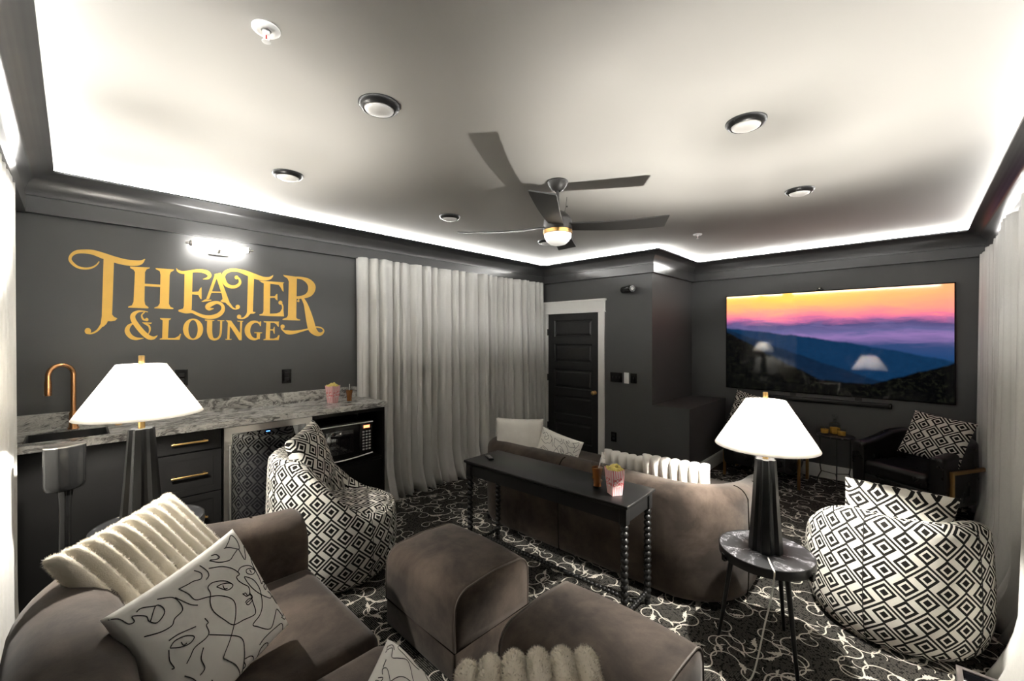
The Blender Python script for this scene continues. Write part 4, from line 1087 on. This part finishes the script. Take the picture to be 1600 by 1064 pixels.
# ------------------------------------------------------------------ drinks table
def drinks_table():
    r = thing('drinks_table', 'small round table with bent black wire legs between the leather armchairs', 'side table', (5.585, .605, 0))
    R, h = .165, .56
    MB().lathe([(1e-5, h - .014), (R - .002, h - .014), (R, h - .012), (R, h - .002), (R - .003, h), (1e-5, h)], 44, cap=False).build('marble_top', 'marble_black', r, smooth=30)
    MB().tube([((R - .01) * math.cos(t), (R - .01) * math.sin(t), h - .018) for t in np.linspace(0, 2 * PI, 36, endpoint=False)], .005, 8, closed=True).build('ring', 'matte_black', r)
    for k in range(3):
        a = math.radians(190) + k * 2 * PI / 3; c, s = math.cos(a), math.sin(a)
        MB().tube([(c * .15, s * .15, h - .018), (c * .148, s * .148, .20), (c * .138, s * .138, .14), (c * .175, s * .175, .055), (c * .178, s * .178, 0)], .0055, 8).build('leg', 'matte_black', r)
        MB().tube([(0, 0, .145), (c * .138, s * .138, .145)], .004, 8).build('stretcher', 'matte_black', r)
    z = h
    d = thing('decanter', 'square cut-glass whisky decanter with stopper on the drinks table', 'decanter', (5.605, .612, z), .6)
    m = MB()
    def sq(a, zz, b=.006): return [(a, -a + b, zz), (a, a - b, zz), (a - b, a, zz), (-a + b, a, zz), (-a, a - b, zz), (-a, -a + b, zz), (-a + b, -a, zz), (a - b, -a, zz)]
    def sqs(lst): 
        q = MB(); G = np.array([sq(a, zz, min(.008, a * .3)) for a, zz in lst]); q.grid(G, wrap_v=True); q.add(G[0], [list(range(8))[::-1]]); q.add(G[-1], [list(range(8))]); return q
    sqs([(.038, 0), (.040, .004), (.040, .115), (.034, .128), (.016, .135), (.014, .160), (.018, .164), (.012, .164), (.010, .136), (.030, .126), (.036, .112), (.036, .010)]).build('bottle', 'clear_glass', d, smooth=20)
    sqs([(.0355, .0105), (.0355, .075)]).build('whisky', 'whisky', d, smooth=20)
    sqs([(.009, .150), (.009, .168), (.020, .174), (.022, .200), (.018, .208)]).build('stopper', 'clear_glass', d, smooth=20)
    for x, y, lb in ((5.555, .695, 'whisky tumbler left of the decanter'), (5.530, .548, 'whisky tumbler right of the decanter')):
        t = thing('tumbler', lb, 'glass', (x, y, z), .4, 'whisky tumblers')
        MB().lathe([(1e-5, 0), (.033, 0), (.036, .006), (.038, .078), (.0355, .078), (.0335, .014), (1e-5, .012)], 24, cap=False).build('glass', 'clear_glass', t, smooth=50)
        MB().lathe([(1e-5, .0125), (.0330, .0145), (.0350, .056), (1e-5, .056)], 24, cap=False).build('whisky', 'whisky', t, smooth=50)
drinks_table()

# ------------------------------------------------------------------ surround speaker on its stand, glass table
def speaker():
    r = thing('floor_speaker', 'glossy black oval speaker on a pole stand beside the left lamp', 'speaker', (-.028, 2.93, 0), .35)
    def ell(a, b, z): return [(a * math.cos(t), b * math.sin(t), z) for t in np.linspace(0, 2 * PI, 40, endpoint=False)]
    def loft(lst, name, mat):
        m = MB(); G = [ell(*q) for q in lst]; m.grid(np.array(G), wrap_v=True); m.add(G[0], [list(range(40))[::-1]]); m.add(G[-1], [list(range(40))]); return m.build(name, mat, r, smooth=35)
    loft([(.045, .03, .868), (.066, .045, .876), (.072, .050, .888), (.0745, .052, .90), (.075, .053, 1.078)], 'cabinet', 'speaker_black')
    loft([(.075, .053, 1.078), (.075, .053, 1.083), (.072, .050, 1.085)], 'top_plate', 'steel')
    MB().lathe([(.021, .0), (.021, .77), (.022, .80), (.028, .868)], 24).build('pole', 'speaker_black', r, smooth=30)
    MB().lathe([(.13, 0), (.13, .010), (.122, .016), (.03, .020), (.024, .03)], 40).build('base_plate', 'gloss_black', r, smooth=30)
speaker()
def glass_table():
    r = thing('glass_table', 'black glass-topped table with brushed metal rim at lower right edge', 'table', (1.78, -.285, 0))
    w, d, h = .27, .185, .50
    m = MB()
    for lo, hi in (((-w, -d, h - .03), (w, -d + .014, h)), ((-w, d - .014, h - .03), (w, d, h)), ((-w, -d + .014, h - .03), (-w + .014, d - .014, h)), ((w - .014, -d + .014, h - .03), (w, d - .014, h))): m.box(lo, hi)
    m.build('metal_rim', 'steel', r, smooth=0)
    MB().box((-w + .014, -d + .014, h - .014), (w - .014, d - .014, h - .004)).build('glass_top', 'table_glass', r, smooth=0)
    for sx in (-1, 1):
        for sy in (-1, 1): MB().rbox((sx * (w - .014) - .012, sy * (d - .014) - .012, 0), (sx * (w - .014) + .012, sy * (d - .014) + .012, h - .03), .002).build('leg', 'steel', r)
glass_table()

# ------------------------------------------------------------------ cushions
FACES = []   # line drawing in pillow uv, traced as pen strokes
def _fl(*pts):
    o = np.array((515., 785.)); e1 = np.array((630., -540.)); e2 = np.array((310., 515.)); M = np.linalg.inv(np.array([e1, e2]).T)
    FACES.append([tuple(M @ (np.array(p, float) - o)) for p in pts])
_fl((940, 515), (1010, 498), (1070, 502), (1110, 525), (1090, 545), (1100, 565), (1130, 580), (1160, 590), (1165, 620), (1150, 640), (1135, 628), (1118, 640))
_fl((1118, 632), (1140, 645), (1170, 632), (1178, 648), (1160, 665), (1135, 685), (1150, 690), (1178, 660)); _fl((1128, 682), (1150, 660), (1180, 650))
_fl((1165, 620), (1180, 680), (1190, 720), (1175, 745), (1110, 775), (1045, 805), (1000, 785), (945, 745), (930, 700), (935, 650), (925, 620), (945, 595), (985, 580), (1030, 577), (1062, 590))
_fl((970, 612), (1000, 595), (1040, 585), (1062, 592), (1050, 612), (1020, 625), (970, 612)); _fl((1005, 600), (1012, 618), (1030, 615))
_fl((790, 635), (830, 660), (860, 688), (920, 670), (980, 658), (1040, 665), (1065, 690), (1065, 740), (1050, 800), (1020, 880), (985, 960), (1000, 975), (1060, 1000), (1110, 1050))
_fl((1100, 520), (1120, 490), (1160, 470), (1200, 465), (1225, 485), (1205, 510), (1165, 515), (1160, 495), (1190, 480), (1225, 482)); _fl((1185, 488), (1195, 505))
_fl((1225, 400), (1215, 430), (1225, 470), (1250, 520), (1262, 555), (1280, 535), (1295, 545), (1275, 565), (1285, 585), (1300, 560))
_fl((1140, 535), (1190, 540), (1220, 560), (1240, 600), (1240, 680), (1215, 740), (1165, 795), (1190, 805), (1280, 810), (1320, 740), (1345, 690), (1370, 705), (1390, 725), (1400, 700))
_fl((1140, 540), (1160, 570), (1195, 600), (1245, 622), (1310, 630), (1325, 605), (1300, 590))
_fl((1050, 385), (1080, 340), (1105, 300), (1130, 325), (1138, 360), (1130, 380), (1070, 380), (1040, 390)); _fl((1130, 380), (1165, 435), (1185, 335), (1225, 360))
_fl((950, 470), (1000, 475), (1060, 455), (1090, 420), (1120, 385)); _fl((965, 440), (990, 430), (1005, 445), (985, 460), (955, 465))
_fl((520, 790), (560, 785), (590, 810), (610, 800), (605, 775), (650, 775), (660, 800), (690, 805), (720, 760), (715, 730), (690, 725), (665, 800)); _fl((620, 755), (640, 735), (690, 725))
_fl((700, 690), (760, 680), (790, 710), (795, 745), (760, 785), (745, 820), (700, 850), (640, 870)); _fl((770, 680), (830, 712), (868, 715))
_fl((895, 780), (910, 800), (900, 815), (910, 850), (890, 880), (840, 920), (820, 960), (805, 990)); _fl((910, 860), (980, 860), (1060, 862), (1095, 880), (1105, 930), (1110, 1000), (1112, 1060))
_fl((735, 920), (755, 890), (800, 868), (838, 870), (820, 900), (780, 918), (735, 922)); _fl((730, 930), (735, 975), (755, 1005), (745, 1010)); _fl((730, 890), (770, 860), (850, 822)); _fl((780, 895), (790, 910), (805, 900))
_fl((1205, 960), (1215, 920), (1245, 890), (1272, 887), (1262, 920), (1235, 945), (1205, 962)); _fl((1225, 935), (1245, 930)); _fl((1205, 900), (1240, 860), (1320, 800), (1375, 770), (1382, 830), (1370, 870), (1350, 910)); _fl((1325, 835), (1310, 900), (1280, 960), (1245, 1020))
_fl((1112, 970), (1150, 955), (1175, 965), (1178, 1010), (1180, 1060)); _fl((1110, 985), (1125, 1000), (1112, 1015))
_fl((1330, 610), (1345, 630), (1360, 650), (1390, 650)); _fl((1375, 730), (1400, 740), (1415, 720), (1395, 690), (1410, 680)); _fl((870, 530), (900, 545), (895, 575), (860, 590), (830, 610), (790, 635)); _fl((900, 500), (930, 530), (935, 555), (920, 578))
_fl((880, 920), (870, 970), (890, 1010), (870, 1040)); _fl((930, 1060), (960, 1090), (1000, 1100), (1030, 1140)); _fl((800, 1040), (850, 1060), (880, 1110), (860, 1160), (900, 1200)); _fl((990, 1150), (1040, 1120), (1090, 1110), (1120, 1080))

def cushion(name, label, c, u, v, s, t, mat, cat='cushion', ribs=0, rib_v=True, lines=False, piping=False, group=None, fur=0, fur_mat=None, fur_len=.010, n=33, puff=.62, seed=1, lobe=.05):
    """square cushion: centre c, in-plane axes u, v (world), edge s, thickness t"""
    u = Vector(u).normalized(); w = u.cross(Vector(v)).normalized(); v = w.cross(u).normalized()
    r = thing(name, label, cat, (0, 0, 0), 0, group)
    r.matrix_basis = Matrix.Translation(c) @ Matrix((u, v, w)).transposed().to_4x4()
    nb = n if not ribs else ribs * 8 + 1
    A = np.linspace(-1, 1, n); B = np.linspace(-1, 1, nb)
    a, b = np.meshgrid(A, B, indexing='ij')
    h = (np.clip(1 - a ** 2, 0, 1) * np.clip(1 - b ** 2, 0, 1)) ** (puff / 2)
    px = a * (1 - .05 * (1 - b ** 2)); py = b * (1 - .05 * (1 - a ** 2))
    g = np.random.default_rng(seed); bumps = sum(g.uniform(-.05, .05) * np.sin(g.uniform(1, 4) * a + g.uniform(1, 4) * b + g.uniform(0, 6)) for _ in range(5))
    h = h * (1 + bumps); k = 1.0
    if ribs:
        sc = np.abs(np.sin(PI * (b + 1) / 2 * ribs)) ** .6
        tube = np.sqrt(np.clip(1 - np.abs(a) ** 5, 0, 1)) * np.clip(1 - np.abs(b) ** 40, 0, 1)
        h = (0.45 * h + .42 * tube * (0.6 + .4 * (1 - b ** 2))) * (0.50 + .50 * sc)
        px = px * (1 - lobe * (1 - sc) * (np.abs(a) ** 6))
    def F(sg): return np.stack([px * s / 2, py * s / 2, sg * h * t / 2], -1)
    m = MB(); uv = np.stack([px * s / 2 + .013, py * s / 2 + .02], -1)
    m.grid(F(1), UV=uv); m.grid(F(-1), UV=uv, flip=True)
    body = m.build('cover', mat, r, smooth=75)
    if piping:
        e = [F(0)[i, 0] for i in range(n)] + [F(0)[-1, j] for j in range(1, nb)] + [F(0)[i, -1] for i in range(n - 2, -1, -1)] + [F(0)[0, j] for j in range(nb - 2, 0, -1)]
        MB().tube(e, .0035, 6, closed=True).build('piping', mat if mat != 'diamond_weave' else 'linen', r)
    if lines:
        V, Fc = [], []
        def surf(uu, vv):
            aa, bb = 2 * uu - 1, 2 * vv - 1
            i = np.clip((aa + 1) / 2 * (n - 1), 0, n - 1.001); j = np.clip((bb + 1) / 2 * (nb - 1), 0, nb - 1.001); i0, j0 = int(i), int(j); fi, fj = i - i0, j - j0
            G = Fp; return (G[i0, j0] * (1 - fi) + G[i0 + 1, j0] * fi) * (1 - fj) + (G[i0, j0 + 1] * (1 - fi) + G[i0 + 1, j0 + 1] * fi) * fj
        Fp = F(1)
        FL = (lambda p: p[:, ::-1]) if lines == 'flip' else (lambda p: np.stack([p[:, 0], 1 - p[:, 1]], 1))
        for ln in FACES:
            p = catmull([q for q in ln], 5); p = p[(p[:, 0] > .012) & (p[:, 0] < .988) & (p[:, 1] > .012) & (p[:, 1] < .988)]
            if len(p) < 4: continue
            p = FL(p)
            q = np.array([surf(x, y) for x, y in p]); T = np.gradient(q, axis=0); T /= np.linalg.norm(T, axis=1)[:, None] + 1e-9
            up = np.array([0, 0, 1.]); N = np.cross(T, up); N /= np.linalg.norm(N, axis=1)[:, None] + 1e-9; o = len(V); wd = .0016 * s / .45
            for x, y in zip(q + N * wd, q - N * wd): V.append(tuple(x + up * .0012)); V.append(tuple(y + up * .0012))
            for i in range(len(q) - 1): Fc.append((o + 2 * i, o + 2 * i + 1, o + 2 * i + 3, o + 2 * i + 2))
        ol = raw('line_drawing', V, Fc, 'lines_ink', r)
    if fur:
        me = body.data; me.calc_loop_triangles()
        tv = np.array([[me.vertices[i].co[:] for i in tr.vertices] for tr in me.loop_triangles]); nr = np.array([[me.vertices[i].normal[:] for i in tr.vertices] for tr in me.loop_triangles])
        ar = np.linalg.norm(np.cross(tv[:, 1] - tv[:, 0], tv[:, 2] - tv[:, 0]), axis=1); g = np.random.default_rng(seed + 9)
        idx = g.choice(len(tv), fur, p=ar / ar.sum()); x = g.random((fur, 2)); f = x.sum(1) > 1; x[f] = 1 - x[f]; bc = np.stack([1 - x.sum(1), x[:, 0], x[:, 1]], 1)[:, :, None]
        p = (tv[idx] * bc).sum(1); nn = (nr[idx] * bc).sum(1); nn /= np.linalg.norm(nn, axis=1)[:, None] + 1e-9
        tg = g.normal(0, 1, (fur, 3)); tg -= nn * (tg * nn).sum(1)[:, None]; tg /= np.linalg.norm(tg, axis=1)[:, None] + 1e-9
        d = nn * g.uniform(.4, 1.5, (fur, 1)) + tg; d /= np.linalg.norm(d, axis=1)[:, None]; sd = np.cross(nn, tg)
        L = fur_len * g.uniform(.5, 1.1, (fur, 1)); wd = fur_len * .085
        V = np.stack([p + sd * wd - nn * .001, p - sd * wd - nn * .001, p + d * L], 1).reshape(-1, 3)
        fo = raw('fur', V.tolist(), np.arange(fur * 3).reshape(-1, 3).tolist(), fur_mat or mat, r, 'stuff')
        fo.data.polygons.foreach_set('use_smooth', [True] * fur)
        fo.data.normals_split_custom_set_from_vertices(np.repeat(nn + tg * .32, 3, 0).tolist())
    return r

# near loveseat
cushion('cushion', 'ribbed cream faux-fur cushion leaning in the near loveseat corner', (.225, 2.085, .725), (-.505, .468, .726), (-.751, -.652, -.102), .48, .16, 'fur_cream', ribs=10, fur=70000, fur_len=.010, seed=3)
cushion('cushion', 'white cushion with black one-line face drawings in front of the ribbed fur cushion', (.305, 1.665, .665), (.86, .49, .17), (-.36, .32, .876), .42, .14, 'linen', lines=True, n=41, seed=5)
cushion('cushion', 'white line-drawn cushion at the bottom edge, only its top corner showing', (.615, .985, .535), (.8, .6, .05), (-.45, .55, .70), .34, .12, 'linen', lines='flip', n=33, seed=6)
cushion('cushion', 'fluffy cream ribbed cushion at the bottom edge of the picture', (.742, .650, .700), (.69, .69, -.06), (.71, -.69, .10), .40, .19, 'fur_cream', ribs=6, fur=50000, fur_len=.010, seed=7, lobe=.13)
# far loveseat
cushion('cushion', 'plain side of a white faux-fur cushion at the left end of the far loveseat', (2.70, 2.50, .675), (.55, -.80, .0), (.10, .06, .97), .42, .21, 'fur_white', ribs=0, fur=16000, fur_len=.010, seed=8)
cushion('cushion', 'white line-drawn cushion beside the fur cushion on the far loveseat', (2.80, 2.17, .60), (.25, -.95, -.25), (.22, -.10, .95), .38, .13, 'linen', lines=True, seed=9)
cushion('cushion', 'white line-drawn cushion lying behind the popcorn carton, barely visible', (2.95, 1.66, .54), (.3, -.95, .0), (.75, .25, .55), .36, .12, 'linen', lines=True, seed=10)
cushion('cushion', 'ribbed white faux-fur cushion right behind the popcorn carton on the far loveseat', (2.80, 1.46, .555), (-.20, .0, .97), (-.03, 1.0, .0), .44, .17, 'fur_white', ribs=7, fur=26000, fur_len=.009, seed=11)
cushion('cushion', 'ribbed white faux-fur cushion nearest the lamp on the far loveseat', (2.74, 1.125, .605), (-.20, .0, .97), (-.09, 1.0, .0), .43, .17, 'fur_white', ribs=7, fur=26000, fur_len=.009, seed=12)
# chairs
def chair_cushion(label, base, fwd, side, up, ax_u, ax_v, s, t, seed):
    (x, y, _), a = base; c, sn = math.cos(a), math.sin(a)
    R_ = lambda p: (p[0] * c - p[1] * sn, p[0] * sn + p[1] * c, p[2])
    q = R_((fwd, side, up)); return cushion('cushion', label, (x + q[0], y + q[1], q[2]), R_(ax_u), R_(ax_v), s, t, 'diamond_weave', piping=False, seed=seed, puff=.7)
chair_cushion('diamond-patterned cushion propped in the round chair by the wine fridge', BL, -.130, .0, .775, (.30, 1, .12), (-.34, .0, .94), .43, .17, 21)
chair_cushion('diamond-patterned cushion propped in the round chair at lower right', BR, -.06, .0, .575, (-.25, -1, -.05), (-.30, .0, .95), .46, .15, 22)
cushion('cushion', 'diamond-patterned cushion tilted on the corner leather armchair', (5.235, -.135, .712), (-.385, -.915, -.121), (.402, -.285, .87), .42, .13, 'diamond_weave', seed=23, puff=.7)
cushion('cushion', 'diamond-patterned cushion corner showing left of the right lamp shade', (5.66, 1.43, .70), (-.15, .95, .25), (.30, -.05, .95), .42, .13, 'diamond_weave', seed=24, puff=.7)
